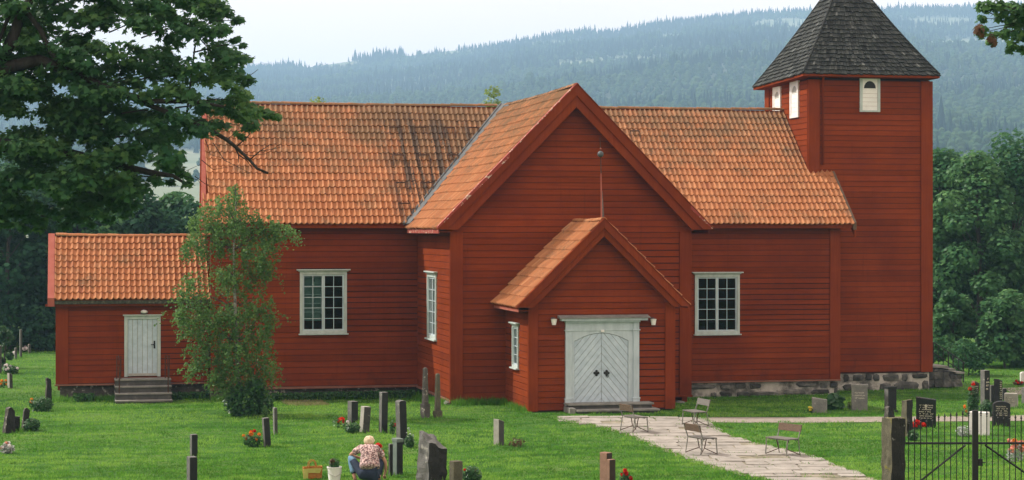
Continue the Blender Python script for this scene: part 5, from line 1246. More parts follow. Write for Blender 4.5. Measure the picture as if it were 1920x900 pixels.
# plants -------------------------------------------------------------
def plant(name, label, cat, px, py, wpx, hpx, lmat, n, lsz, blooms=(), shape=SH_LEAF, group=None, aspect=1.2, flat=False, D=None):
    q = at_g(px, py) if D is None else at_d(px, py, D); s_ = FPX / depth(q); R, H = wpx / s_ / 2, hpx / s_
    t = empty(name, q, 0, label, cat, group); d = rng.normal(size=(n, 3)); d /= np.linalg.norm(d, axis=1)[:, None]; r = rng.uniform(.15, 1, n) ** .5
    p = np.array(q) + d * r[:, None] * np.array([R, R * .8, H * .52]) + np.array([0, 0, H * .45]); p[:, 2] = np.maximum(p[:, 2], q.z + .01)
    leaf_cloud('foliage', p, d * .6 + np.array([0, -.1, .6]) + rng.normal(0, .4, (n, 3)), lsz * rng.uniform(.7, 1.3, n), shape, lmat, t, aspect=aspect)
    for bm_, cnt, bs in blooms:
        P, N = [], []
        for _ in range(cnt):
            c = np.array(q) + np.array([rng.uniform(-.85, .85) * R, rng.uniform(-.8, .3) * R, H * rng.uniform(.45, 1.05)]); m = 12; dd = rng.normal(size=(m, 3)); dd /= np.linalg.norm(dd, axis=1)[:, None]
            P.append(c + dd * bs * .45); N.append(dd + np.array([0, -.2, .3]))
        leaf_cloud('blossoms', np.concatenate(P), np.concatenate(N), bs * .7, SH_LEAF, bm_, t, aspect=1.8)
    return t
plant('flower_bush', 'low bush dotted with white flowers at the far left edge', 'flowers', 20, 700, 34, 17, L_SHRUB, 420, .10, [(P_WHITE, 9, .10)])
plant('flower_plant', 'small orange flowers at the left edge beside a small pale gravestone', 'flowers', 5, 727, 18, 14, L_SHRUB, 60, .09, [(P_ORANGE, 6, .10)])
plant('bush', 'round dark bush at the foot of the jagged pointed stone', 'bush', 78, 772, 46, 30, L_SHRUB, 900, .075)
plant('flower_plant', 'single orange flower left of the jagged pointed stone', 'flowers', 57, 760, 8, 14, L_SHRUB, 24, .06, [(P_ORANGE, 2, .10)])
plant('bush', 'dark clipped bush right of the group of rough dark stones', 'bush', 60, 808, 32, 26, L_SHRUB, 700, .07)
plant('flower_plant', 'white and pink flowers in a clump at the lower left edge', 'flowers', 14, 850, 28, 22, L_SILVER, 200, .08, [(P_WHITE, 6, .09), (P_PINK, 3, .10)])
plant('flower_plant', 'white flowers between the small far gravestones at the upper left', 'flowers', 46, 660, 14, 10, L_SHRUB, 60, .10, [(P_WHITE, 4, .14)])
plant('flower_plant', 'white flowers at the foot of the short far grey post', 'flowers', 24, 668, 8, 12, L_SHRUB, 40, .10, [(P_WHITE, 3, .14)])
plant('flower_plant', 'orange and red flowers left of the thin dark stone by the birch', 'flowers', 474, 838, 40, 28, L_SHRUB, 320, .07, [(P_ORANGE, 6, .09), (P_RED, 3, .09)])
plant('tall_weed', 'tall light green weed beside the birch thicket', 'plant', 497, 785, 14, 26, L_BIRCH, 110, .10, aspect=.6)
plant('rose_plant', 'dark red rose leaning out left of the thick dark headstone', 'flowers', 632, 802, 20, 26, L_SHRUB, 90, .06, [(P_RED, 1, .22)])
plant('flower_plant', 'cream flowers beside the green bush under the leaning stone', 'flowers', 648, 806, 14, 16, L_SHRUB, 60, .06, [(P_WHITE, 5, .08)])
plant('bush', 'green bush in front of the thick dark headstone and the leaning stone', 'bush', 661, 812, 30, 21, L_SHRUB, 600, .06)
plant('rose_plant', 'small bush with a single red rose between the two tall dark headstones', 'flowers', 736, 814, 14, 28, L_SHRUB, 260, .05, [(P_RED, 1, .13)])
plant('bush', 'blue green bush behind the tall wedge headstone', 'bush', 769, 838, 16, 42, L_SILVER, 60, .06)
plant('bush', 'dark bush at the right foot of the tall wedge headstone', 'bush', 768, 840, 20, 26, L_SHRUB, 500, .06)
plant('flower_plant', 'big scarlet flowers on tall stems right of the crouching person', 'flowers', 716, 893, 28, 62, L_BIRCH, 300, .06, [(P_RED, 4, .17)])
plant('bush', 'dark round bush with a few red flowers right of the low square stone', 'bush', 884, 908, 40, 36, L_SHRUB, 1200, .055, [(P_RED, 2, .06)])
plant('weed_tuft', 'brownish weed tuft right of the short pale square stone', 'plant', 968, 838, 36, 18, L_DEADR, 130, .06)
plant('flower_plant', 'dark red flowers right of the pair of red brown stones', 'flowers', 1172, 908, 24, 26, L_SHRUB, 200, .06, [(P_RED, 5, .10)])
plant('flower_plant', 'small yellow flowers left of the low pale stone by the foundation', 'flowers', 1522, 774, 14, 10, L_SHRUB, 40, .08, [(P_YELLOW, 6, .09)])
plant('hosta', 'broad leaved hosta between the two grey stones by the foundation', 'plant', 1566, 768, 36, 33, L_SHRUB, 150, .22, aspect=2.0)
plant('hosta', 'pale variegated hosta at the foot of the capped grey stone', 'plant', 1603, 768, 26, 19, L_PALE, 110, .15, aspect=1.6)
plant('flower_plant', 'bright red flowers at the foot of the black granite stone', 'flowers', 1718, 806, 26, 16, L_SHRUB, 120, .07, [(P_RED, 8, .13)])
plant('bush', 'dark green bush seen through the gate left of the red flowers', 'bush', 1712, 826, 22, 22, L_SHRUB, 500, .06)
plant('dwarf_conifer', 'dark dwarf conifer in front of the tall dark inscribed pillar', 'bush', 1825, 778, 24, 58, L_SHRUB, 1100, .07, [(P_RED, 2, .12)])
plant('bush', 'green bush between the dwarf conifer and the rounded dark stone', 'bush', 1850, 782, 30, 34, L_SHRUB, 900, .07)
plant('flower_plant', 'small orange flowers left of the dwarf conifer', 'flowers', 1809, 782, 14, 20, L_SHRUB, 60, .06, [(P_ORANGE, 3, .08)])
plant('silver_plant', 'silver leaved plant seen through the gate left of the centre post', 'plant', 1806, 818, 30, 22, L_SILVER, 260, .08, aspect=.7)
plant('flower_plant', 'pink and orange flowers behind the right gate leaf', 'flowers', 1905, 866, 40, 40, L_SILVER, 260, .07, [(P_PINK, 7, .14), (P_ORANGE, 5, .12)])
plant('flower_plant', 'red brown flower bed before the far white stone at the right edge', 'flowers', 1910, 722, 22, 9, L_DEADR, 120, .09, [(P_RED, 4, .1)])
# ground cover along the nave
n = 2600; X = rng.uniform(NXL + 2.2, TXL - .2, n); Y = NYF - .2 - np.abs(rng.normal(0, .22, n)); P = np.column_stack([X, Y, vgz(X, Y) + rng.uniform(.03, .26, n)])
tag(leaf_cloud('ground_cover', P, rng.normal(0, .5, (n, 3)) + np.array([0, -.3, .7]), .10, SH_LEAF, L_SHRUB, None, aspect=1.6), kind='stuff')
n = 1400; X = np.concatenate([rng.uniform(3.3, 5.6, n // 2), rng.uniform(SXL + .6, .9, n // 2)]); Y = np.where(X > 3, SYF - .3, SYF - .2) - np.abs(rng.normal(0, .2, n)); P = np.column_stack([X, Y, vgz(X, Y) + rng.uniform(.02, .26, n)])
tag(leaf_cloud('ground_cover', P, rng.normal(0, .5, (n, 3)) + np.array([0, -.3, .7]), .11, SH_LEAF, L_SHRUB, None, aspect=1.6), kind='stuff')
# dry mown strips between birch and dark headstone
su, sD = [], []
for y, x0, x1 in ((750, 530, 605), (756, 532, 612), (763, 540, 616), (748, 835, 860)):
    t = rng.uniform(0, 1, 900); px = x0 + (x1 - x0) * t; py = y + rng.normal(0, .9, 900)
    Dp = (CAMZ + .33) * FPX / (py - CY); su.append((px - CX) / FPX * Dp); sD.append(Dp)
su, sD = np.concatenate(su), np.concatenate(sD); blades('dry_grass', su, sD, rng.uniform(.04, .10, len(su)), .035, L_STRAW, .6)

# ------------------------------------------------------------------ gravestones
def stone_obj(name, label, l, r, top, bot, lf, mat, shape='slab', phi=28, tilt=0, roll=0, text=None, plinth=None, group=None, tmin=.12, cat='gravestone', cap=False, tmax=.7, rough=.0, D=None):
    q = at_g((l + r) / 2, bot); s_ = FPX / depth(q)
    W = (r - l) / s_; H = (bot - top) / s_ + .06; p = R_(abs(phi)) if phi else R_(1)
    w_ = W * (1 - lf) / math.cos(p); t_ = min(tmax, max(tmin, W * lf / max(.12, math.sin(p)))) if lf > 0 else max(tmin, .16)
    rz = -PSI + R_(phi)
    e = empty(name, (q.x, q.y, gz(q.x, q.y) - .06), rz, label, cat, group)
    if tilt or roll: e.rotation_euler = (R_(tilt), R_(roll), rz)
    w2, t2 = w_ / 2, t_ / 2; zb = 0
    if plinth:
        ph = plinth[0] / s_; pw = plinth[1]; mb = MB(); mb.box(-w2 * pw, w2 * pw, -t2 * pw, t2 * pw, 0, ph); mb.obj('plinth', mat, e, keep=False, bevel=.02); zb = ph
    if shape in ('slab', 'round', 'arch', 'slant'):
        if shape == 'slab': prof = [(-w2, zb), (w2, zb), (w2, H), (-w2, H)]
        elif shape == 'slant': prof = [(-w2, zb), (w2, zb), (w2, H - .07), (-w2, H)]
        else:
            rise = w_ * (.5 if shape == 'round' else .22); prof = [(-w2, zb), (w2, zb)] + [(w2 * math.cos(th), H - rise + rise * math.sin(th)) for th in np.linspace(0, math.pi, 11)]
        mb = MB(); mb.prism([(a, -t2, z) for a, z in prof], (0, t_, 0)); me = mb.mesh('stone')
        bm = bmesh.new(); bm.from_mesh(me); bm.to_mesh(me); bm.free()
        o = link('stone', me, mat, e)
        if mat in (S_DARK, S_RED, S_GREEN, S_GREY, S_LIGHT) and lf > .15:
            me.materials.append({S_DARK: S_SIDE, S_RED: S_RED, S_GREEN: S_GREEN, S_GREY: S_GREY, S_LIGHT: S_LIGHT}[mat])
            if mat is not S_DARK: me.materials[0] = {S_RED: S_REDF, S_GREEN: S_DARK}.get(mat, S_FACE)  # shade of the front face is painted by a darker stone colour
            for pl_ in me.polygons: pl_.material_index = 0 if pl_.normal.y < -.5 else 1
        m = o.modifiers.new('bevel', 'BEVEL'); m.width = min(.018, t_ * .15); m.segments = 2
    elif shape == 'obelisk':
        k = .74; mb = MB(); a, b = w2, t2
        V = [(-a, -b, zb), (a, -b, zb), (a, b, zb), (-a, b, zb)] + [(x * k, y * k, H - w_ * .25) for x, y in ((-a, -b), (a, -b), (a, b), (-a, b))] + [(x * .42, y * .42, H) for x, y in ((-a, -b), (a, -b), (a, b), (-a, b))]
        F = [(0, 1, 5, 4), (1, 2, 6, 5), (2, 3, 7, 6), (3, 0, 4, 7), (4, 5, 9, 8), (5, 6, 10, 9), (6, 7, 11, 10), (7, 4, 8, 11), (8, 9, 10, 11), (3, 2, 1, 0)]
        mb.add(V, F); o = mb.obj('stone', mat, e, keep=False, bevel=.015)
    else:                               # rough hewn
        bm = bmesh.new(); bmesh.ops.create_cube(bm, size=1); bmesh.ops.subdivide_edges(bm, edges=bm.edges[:], cuts=7, use_grid_fill=True)
        sd = l * .37
        for v in bm.verts:
            x, y, z = v.co; f = z + .5; tp = 1 - (.25 if shape == 'point' else .08) * f ** 1.5
            v.co = Vector((x * w_ * tp, y * t_ * tp, zb + f * (H - zb)))
            if shape == 'point' and f > .7: v.co.z -= abs(x + .15) * (f - .7) * 1.6 * w_
            if shape == 'block' and f > .5: v.co.z += (-x * .30 + y * .55) * (f - .5) * 2 * w_
            nz_ = mnoise.noise_vector(Vector((v.co.x * 5 + sd, v.co.y * 5, v.co.z * 5))) * (.035 + rough) + mnoise.noise_vector(Vector((v.co.x * 16 + sd, v.co.y * 16, v.co.z * 16))) * .014
            v.co += nz_
        me = bpy.data.meshes.new('stone'); bm.to_mesh(me); bm.free(); o = link('stone', me, mat, e)
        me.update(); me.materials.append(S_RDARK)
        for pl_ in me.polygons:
            if pl_.normal.y < -.42 and pl_.normal.z < .35: pl_.material_index = 1  # faces turned to the front get the shade-coloured copy
    if cap:
        mb = MB(); mb.box(-w2 * 1.08, w2 * 1.08, -t2 * 1.12, t2 * 1.12, H - .02, H + .07); mb.obj('cap', mat, e, keep=False, bevel=.015)
    if text:
        z0, z1, rows, fill = text; mb = MB(); rg = random.Random(int(l))
        for k in range(rows):
            z = H * (z1 + (z0 - z1) * (k + .5) / rows); hh = H * (z1 - z0) / rows * .5; x = -w2 * fill * rg.uniform(.75, 1); xe = w2 * fill * rg.uniform(.75, 1)
            while x < xe:
                c = hh * rg.uniform(.35, .8)
                if rg.random() < .82:
                    mb.box(x, x + hh * .22, -t2 - .004, -t2 + .001, z - hh / 2, z + hh / 2)
                    zz = rg.choice((-.5, -.1, .3)); mb.box(x + hh * .23, x + c, -t2 - .004, -t2 + .001, z + hh * zz, z + hh * (zz + .22))
                x += c + hh * .25
        mb.obj('inscription', M_GOLD, e, keep=False)
    # grass at the foot
    m = max(30, int(W * 90)); tu.append((q.x * CP - q.y * SP) + rng.normal(0, W * .55, m)); tD.append(depth(q) - rng.uniform(-.1, .3, m)); th_.append(np.clip(rng.normal(.10, .04, m), .03, .25))
    return e
so = stone_obj
# far left
so('headstone', 'tall narrow grey stone pillar standing before the wood at the upper left', 36.5, 41.5, 618, 671, .3, S_GREY, phi=30)
so('headstone', 'short grey post beside the tall far pillar', 27, 32, 652, 674, .3, S_GREY, phi=30)
so('headstone', 'tiny pale stone right of the tall far pillar', 52, 57.5, 645, 663, .3, S_LIGHT, 'round', phi=25)
so('headstone', 'dim stone in the shade of the wood near the sacristy corner', 65.5, 73, 639, 657, .2, S_DARK, phi=20)
so('headstone', 'grey post cut by the left edge beside the evergreen', -6, 3.5, 648, 701, .2, S_GREY, phi=20)
so('headstone', 'small pale slanted gravestone near the left edge', 13, 25, 699, 728, .55, S_LIGHT, 'slant', phi=35, tilt=-3)
so('headstone', 'narrow jagged pointed stone with a dark bush at its foot', 84, 98, 708, 764, .3, S_ROUGH, 'point', phi=30)
so('headstone', 'biggest rough dark stone of the group at the left edge', 3, 28, 763, 812, .4, S_ROUGH, 'point', phi=35, roll=5, tmax=.4)
so('headstone', 'low grey stone between the two rough dark stones', 22, 38, 780, 808, .3, S_GREY, 'rough', phi=25)
so('headstone', 'leaning rough dark stone right of the low grey one', 38, 53, 764, 806, .3, S_ROUGH, 'point', phi=30, roll=7)
so('headstone', 'slim dark post stone behind its pale topped twin', 355, 371.5, 814, 858, .35, S_DARK, phi=24, tmax=.3)
so('headstone', 'pale topped slim dark stone at the bottom edge', 348.5, 371.5, 856, 915, .4, S_DARK, phi=24, tmax=.36)
so('headstone', 'thin pale post stone by the birch thicket', 512, 521, 764, 815, .35, S_GREY, 'arch', phi=30, roll=-1)
so('headstone', 'thin dark stone with orange flowers at its left', 494, 509.5, 783, 838, .3, S_DARK, phi=25, roll=-4)
# middle group
so('headstone', 'thick dark headstone with bright edge beside the red rose', 651, 672, 752, 792, .42, S_DARK, 'slab', phi=30, roll=0)
so('headstone', 'leaning pale sided stone in front of the thick dark headstone', 672.5, 693, 762, 810, .38, S_LIGHT, phi=22, roll=4)
so('headstone', 'taller slim dark headstone with a rounded top left of the wedge headstone', 709.5, 727, 735, 812, .33, S_DARK, 'slab', phi=25, roll=1)
so('headstone', 'tall wedge shaped headstone behind the square slab pair', 743, 765, 750, 833, .40, S_DARK, 'arch', phi=26, roll=-2, tmax=.45)
so('obelisk', 'taller lichened obelisk on a plinth at the transept corner', 790.5, 804, 689, 783, .45, S_ROUGH, 'obelisk', phi=40, plinth=(30, 1.45))
so('obelisk', 'shorter mossy obelisk right of the taller one at the transept wall', 814, 827, 700, 783, .42, S_MOSS, 'obelisk', phi=38, plinth=(17, 1.45))
so('headstone', 'big tilted rough boulder headstone with white lichen spots', 780, 836, 824, 903, .40, S_SIDE, 'block', phi=40, roll=5, tilt=-3, tmax=.75, rough=.015)
so('headstone', 'low square block with a rusty top at the bottom edge', 842, 868, 864, 915, .35, S_MOSS, 'slab', phi=28, tmax=.45)
so('headstone', 'narrow dark slab right beside the crouching person', 728, 737, 832, 895, .3, S_DARK, phi=20)
so('headstone', 'square topped green grey slab with a dark face right of the crouching person', 735, 756, 827, 890, .45, S_GREEN, 'slab', phi=30, cap=True, tmax=.4)
so('headstone', 'short pale square stone alone on the lawn', 925, 945.5, 785, 835, .50, S_LIGHT, 'slant', phi=38, roll=0, tmax=.4)
so('headstone', 'taller red brown slab of the pair at the bottom edge', 1124.5, 1148, 848, 918, .52, S_RED, 'slab', phi=35, tmax=.4)
so('headstone', 'shorter dark fronted slab of the red brown pair', 1137, 1154.5, 861, 922, .30, S_RED, 'slab', phi=32, tmax=.2)
# right, by the foundation
so('headstone', 'low pale square stone beside the yellow flowers', 1523, 1550, 745, 774, 0, S_GREY, 'slant', phi=-14, tmin=.2)
so('headstone', 'grey stone with a moulded cap against the foundation', 1597, 1626, 724, 769, 0, S_GREY, 'slab', phi=-10, tmin=.22, cap=True, text=(.5, .8, 3, .6))
so('pedestal', 'dark flared pedestal against the tower foundation', 1659, 1680, 728, 773, .2, S_DARK, 'slab', phi=15, cap=True, plinth=(8, 1.25))
so('headstone', 'rough rounded stone just behind the gatepost top', 1656, 1679, 761, 812, .3, S_ROUGH, 'point', phi=25)
so('headstone', 'mossy topped square stone right of the gatepost', 1690, 1711, 750, 818, .35, S_MOSS, 'rough', phi=28)
so('headstone', 'polished black granite stone with pale lettering and a cross', 1719, 1754, 744, 801, 0, S_BLACK, 'slant', phi=-16, tmin=.24, text=(.32, .78, 7, .72))
so('headstone', 'red brown leaning stone left of the tall dark inscribed pillar', 1819, 1833, 714, 765, .3, S_RED, 'slant', phi=24, roll=4, text=(.5, .85, 5, .6))
so('headstone', 'tallest dark inscribed pillar behind the gate', 1839, 1855, 694, 775, .3, S_DARK, 'slab', phi=20, text=(.55, .85, 4, .55))
so('headstone', 'plain dark slab just right of the tallest inscribed pillar', 1855, 1865, 722, 760, .2, S_DARK, phi=15)
so('headstone', 'black slab with a vertical line of lettering behind the rounded stone', 1864, 1879, 710, 765, .45, S_BLACK, 'slant', phi=32, tmax=.3, text=(.35, .92, 9, .5))
so('headstone', 'plain low dark slab behind the lettered black slab', 1877, 1887, 728, 752, .2, S_DARK, phi=15)
so('headstone', 'low pale block with worn lettering near the right edge', 1885, 1907, 737, 763, 0, S_LIGHT, phi=-22, tmin=.3, text=(.45, .8, 3, .5))
so('headstone', 'dark slab cut by the right edge', 1916, 1930, 726, 757, .2, S_DARK, phi=15)
so('headstone', 'far white rounded stone at the right edge', 1912, 1926, 697, 717, .1, S_WHITE, 'arch', phi=15)
so('headstone', 'broad dark stone with a rounded top and lettering behind the right gate leaf', 1862, 1893, 752, 799, 0, S_DARK, 'arch', phi=-8, tmin=.25, text=(.45, .85, 5, .7))
so('headstone', 'white marble slab with a grey side behind the gate centre post', 1821, 1851, 772, 816, 0, S_WHITE, 'slab', phi=-32, tmin=.28, tmax=.3)
q = bpy.data.objects
# cross on the black granite stone
bg_ = [o for o in q if o.get('label', '').startswith('polished black')][0]
mb = MB(); t2 = -.12; mb.box(-.012, .012, t2 - .005, t2 + .001, .60, .75); mb.box(-.04, .04, t2 - .004, t2 + .001, .69, .71)
mb.obj('cross', M_GOLD, bg_, keep=False)
tu_, tD_, th2 = np.concatenate(tu), np.concatenate(tD), np.concatenate(th_)
k = ~on_path(tu_, tD_); blades('long_grass', tu_[k], tD_[k], th2[k], .03, L_GRASS, .35, np.clip(rng.normal(.5, .22, k.sum()), 0, 1))
# weeds in the path joints
su, sD, sh = [], [], []
for u0, u1, D0 in slab_edges:
    if rng.random() < .75:
        m = rng.integers(4, 16); c = rng.uniform(u0, u1); su.append(c + rng.normal(0, .22, m)); sD.append(np.full(m, D0) + rng.normal(0, .03, m)); sh.append(rng.uniform(.03, .09, m))
for D0 in np.arange(pD[0] + .3, pD[-1], .05):       # ragged grass lips along both edges
    l, r = path_lr(D0)
    for e in (l, r): su.append(e + rng.normal(0, .10, 5)); sD.append(np.full(5, D0) + rng.normal(0, .03, 5)); sh.append(rng.uniform(.03, .09, 5))
su, sD, sh = np.concatenate(su), np.concatenate(sD), np.concatenate(sh); blades('path_weeds', su, sD, sh, .03, L_GRASS, .7, np.clip(rng.normal(.55, .25, len(su)), 0, 1))

# ------------------------------------------------------------------ benches
def bench_parts(root, back_mat):
    x = .40
    for y0, y1 in ((-.22, -.02), (.0, .20)):
        mb = MB(); mb.box(-x, x, y0, y1, .425, .452); mb.obj('seat_slat', M_WOODW, root, keep=False, bevel=.006)
    mb = MB(); M = Matrix.Translation((0, .285, .70)) @ Matrix.Rotation(R_(-12), 4, 'X'); mb.box(-x, x, -.014, .014, -.095, .095, M); mb.obj('back_slat', back_mat, root, keep=False, bevel=.006)
    for s_ in (-1, 1):
        a = s_ * (x - .03)
        mb = MB(); mb.tube([(a, .33, .80), (a, .20, .43)], .016, 6); mb.obj('back_stile', M_BENCHM, root, keep=False)
        mb = MB(); mb.tube([(a, -.20, .425), (a, -.24, 0.01)], .016, 6); mb.obj('leg', M_BENCHM, root, keep=False)
        mb = MB(); mb.tube([(a, .20, .43), (a, .27, 0.01)], .013, 6); mb.obj('leg', M_BENCHM, root, keep=False)
        mb = MB(); mb.tube([(a, -.24, .02), (a * .35, .0, .16), (a, .27, .02)], .012, 5); mb.tube([(a * .35, .0, .16), (a * .6, 0, .42)], .014, 5); mb.obj('brace', M_RUST, root, keep=False)
    mb = MB(); mb.tube([(-x + .03, -.14, .41), (x - .03, -.14, .41)], .012, 5); mb.tube([(-x + .03, .14, .41), (x - .03, .14, .41)], .012, 5); mb.obj('seat_rail', M_BENCHM, root, keep=False)
BG = 'folding benches on the paved path'
bl = [(1190, 811, .92, .40, 'folding bench nearest the porch steps with its back to the lawn', M_WOODB), (1316, 853, .91, .42, 'brown backed folding bench in the middle of the paved path', M_WOODB),
      (1467, 855, -.80, -.60, 'folding bench with a flaking back board at the right edge of the path', M_WOODB), (1303, 800, -.94, -.34, 'farthest folding bench with a pale back board at the path corner', M_WOODW)]
for i, (px, py, nu, nd, lab, bm_) in enumerate(bl):
    p = at_g(px, py); fx, fy_ = nu * CP + nd * SP, -nu * SP + nd * CP
    root = empty('folding_bench', (p.x, p.y, p.z + .03), math.atan2(fx, -fy_), lab, 'bench', BG); bench_parts(root, bm_)

# ------------------------------------------------------------------ gate
GD = 35.0
pu = lambda px: (px - CX) / FPX * GD
def gp(u, z, dd=0): return cam_pt(u, GD + dd, z)
gq = gp(pu(1675), 0); gzz = gz(gq.x, gq.y)
e = empty('gatepost', (gq.x, gq.y, gzz), -PSI + R_(24), 'thick rough granite gatepost left of the iron gate', 'gatepost')
def rough_box(w_, t_, H, seed, amp=.02, cuts=9):
    bm = bmesh.new(); bmesh.ops.create_cube(bm, size=1); bmesh.ops.subdivide_edges(bm, edges=bm.edges[:], cuts=cuts, use_grid_fill=True)
    for v in bm.verts:
        x, y, z = v.co; v.co = Vector((x * w_, y * t_, (z + .5) * H))
        v.co += mnoise.noise_vector(Vector((v.co.x * 6 + seed, v.co.y * 6, v.co.z * 6))) * amp + mnoise.noise_vector(Vector((v.co.x * 22 + seed, v.co.y * 22, v.co.z * 22))) * amp * .5
    me = bpy.data.meshes.new('stone'); bm.to_mesh(me); bm.free(); return me
zt = CAMZ - 353 / FPX * GD
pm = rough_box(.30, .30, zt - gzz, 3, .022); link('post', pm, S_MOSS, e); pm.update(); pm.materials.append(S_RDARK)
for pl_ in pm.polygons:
    if pl_.normal.y < -.5: pl_.material_index = 1  # post front coloured dark as its shaded side
def gate_leaf(u0, u1, tops, label, stile_left):
    q0 = gp(u0 if stile_left else u1, 0); zg = gz(q0.x, q0.y); root = empty('gate_leaf', (q0.x, q0.y, zg), 0, label, 'gate', 'leaves of the iron gate')
    zr, zl = 1.90, 1.14
    n = len(tops)
    for i in range(n):
        u = u0 + (u1 - u0) * (i + .5) / n; zt = tops[i]
        mb = MB(); mb.tube([gp(u, zl - .06), gp(u, zt - .09)], .0095, 6); b = mb.obj('bar', M_IRON, root)
        mb = MB(); mb.lathe([(.010, -.10), (.020, -.085), (.010, -.07), (.022, -.045), (.002, .02)], 6, Matrix.Translation(gp(u, zt))); mb.obj('finial', M_IRON, b)
    for z in (zr, zl):
        mb = MB(); a, b_ = gp(u0, z, .012), gp(u1, z, .012); mb.tube([a, b_], .021, 4); mb.obj('rail', M_IRON, root)
    mb = MB()
    if stile_left: mb.tube([gp(u0 + .12, zr - .03, -.02), gp(u1, zl + .02 - .15, -.02)], .018, 4)
    else: mb.tube([gp(u1 - .12, zr - .03, -.02), gp(u0 + .02, zl - .12, -.02)], .018, 4)
    mb.obj('brace', M_IRON, root); return root
nb_ = 11
zc = lambda px, y: CAMZ - (y - CY) / FPX * GD
ltops = [zc(0, 786 - 16 * (i / 10) ** 1.0) for i in range(nb_)]; rtops = [zc(0, 770 + 14 * (i / 10)) for i in range(13)]
L_ = gate_leaf(pu(1698), pu(1822), ltops, 'left leaf of the black iron gate with a brace rising to the right', False)
Rr = gate_leaf(pu(1834), pu(1974), rtops, 'right leaf of the black iron gate with a brace falling to the right', True)
mb = MB(); a = gp(pu(1828.3), 0); M = Matrix.Translation((a.x, a.y, 0)) @ Matrix.Rotation(-PSI, 4, 'Z'); mb.box(-.05, .05, -.045, .03, 1.02, zc(0, 769), M); mb.obj('meeting_stile', M_IRON, Rr, bevel=.006)
mb = MB(); mb.box(.05, .125, -.05, .0, zc(0, 873), zc(0, 860), M); mb.tube([gp(pu(1838), zc(0, 866), -.07), gp(pu(1846), zc(0, 866.5), -.07)], .010, 5); mb.obj('latch', M_IRON, Rr)
gq2 = gp(pu(1998), 0); e = empty('gatepost', (gq2.x, gq2.y, gz(gq2.x, gq2.y)), -PSI + .3, 'granite gatepost beyond the right edge', 'gatepost')
link('post', rough_box(.34, .34, zt - gz(gq2.x, gq2.y), 9, .022), S_ROUGH, e)

# ------------------------------------------------------------------ stone stair and iron rail beyond the tower
sx0 = WXR + .05
stair = empty('stone_stair', (sx0 + 1, WYF + 1, -.4), 0, 'dark stone stair with pale slabs and an iron rail right of the tower', 'stair')
def rbx(x0, x1, y0, y1, z0, z1, name, mat, par):
    me = rough_box(x1 - x0, y1 - y0, z1 - z0, x0 * 3, .03, 6); o = link(name, me, mat, par, True); o.location = ((x0 + x1) / 2, (y0 + y1) / 2, z0); return o
yw = WYF + .35
x = sx0; k = 0
for (x0, x1, zt) in ((sx0, sx0 + .65, .20), (sx0 + .66, sx0 + 1.12, .06), (sx0 + 1.13, sx0 + 1.5, -.06)):
    zz = -.55; r = 0
    while zz < zt - .1:
        hh = min(.32, zt - zz); xx = x0 + (0.0 if r % 2 else -.0)
        while xx < x1 - .05:
            wd = min(random.uniform(.25, .5), x1 - xx); rbx(xx, xx + wd - .01, yw + random.uniform(-.04, .04), yw + 1.6, zz, zz + hh - .01, 'stair_stone', M_FSTONE, stair); xx += wd
        zz += hh; r += 1
for (x0, x1, zt) in ((sx0 - .0, sx0 + .85, .22), (sx0 + .86, sx0 + 1.16, .10), (sx0 + 1.17, sx0 + 1.56, -.04)):
    mb = MB(); mb.box(x0, x1, yw - .08, yw + 1.65, zt, zt + .08); mb.obj('stair_slab', M_CONC, stair, bevel=.015)
mb = MB(); zr = 1.15
for i in range(10):
    t = i / 9; xx = sx0 + .25 + t * 2.0; zb_ = .25 - max(0, t - .35) * 1.0; zt = zr - max(0, t - .35) * 1.25; mb.tube([(xx, yw + 1.45, zb_ - .1), (xx, yw + 1.45, zt)], .016 if i % 3 else .03, 5)
for dz in (0, -.45): mb.tube([(sx0 + .1, yw + 1.45, zr + dz), (sx0 + .95, yw + 1.45, zr + dz), (sx0 + 2.3, yw + 1.45, zr - .85 + dz * .9)], .022, 5)
mb.obj('iron_rail', M_IRON, stair)

# ------------------------------------------------------------------ the crouching person, bag and bucket
def skin_obj(name, pts, edges, rad, mat, par, lv=2):
    me = bpy.data.meshes.new(name); me.from_pydata(pts, edges, []); o = link(name, me, mat, par)
    m = o.modifiers.new('skin', 'SKIN'); m.use_smooth_shade = True; sv = me.skin_vertices[0].data
    for i, r in enumerate(rad): sv[i].radius = (r, r) if not isinstance(r, tuple) else r
    sv[0].use_root = True
    s2 = o.modifiers.new('subsurf', 'SUBSURF'); s2.levels = lv; s2.render_levels = lv; return o
M_SKIN = basic('skin', [(.3, (.46, .24, .16)), (.7, (.55, .31, .22))], 8, None, .6, 0)
M_HAIR = basic('blond_hair', [(.3, (.50, .38, .24)), (.7, (.72, .60, .44))], 20, (1, 1, 3), .6, .4, .01)
def shirt_mat():
    m, nt, b, out = new_mat('floral_blouse'); v = objco(nt); n = noise(nt, v, 21, 3, .6); n2 = noise(nt, v, 34, 2, .6)
    c = ramp(nt, n, [(.38, (.62, .46, .44)), (.45, (.50, .31, .30)), (.49, (.10, .045, .05)), (.57, (.07, .035, .045)), (.63, (.60, .48, .46))])
    c = mix(nt, ramp(nt, n2, [(.56, (0, 0, 0)), (.62, (.8, .8, .8))]), c, (.68, .55, .52))
    nt.links.new(c, b.inputs['Base Color']); b.inputs['Roughness'].default_value = .9; bump(nt, b, noise(nt, v, 9, 2), .5, .03); return m
M_SHIRT = shirt_mat()
M_JEAN = basic('pale_denim', [(.3, (.10, .20, .32)), (.7, (.20, .34, .48))], 8, None, .9, .2)
M_DJEAN = basic('dark_denim', [(.3, (.012, .02, .04)), (.7, (.03, .045, .08))], 8, None, .9, .2)
M_SHOE = basic('dark_shoe', [(.3, (.02, .02, .02)), (.7, (.05, .05, .05))], 8, None, .7, .1)
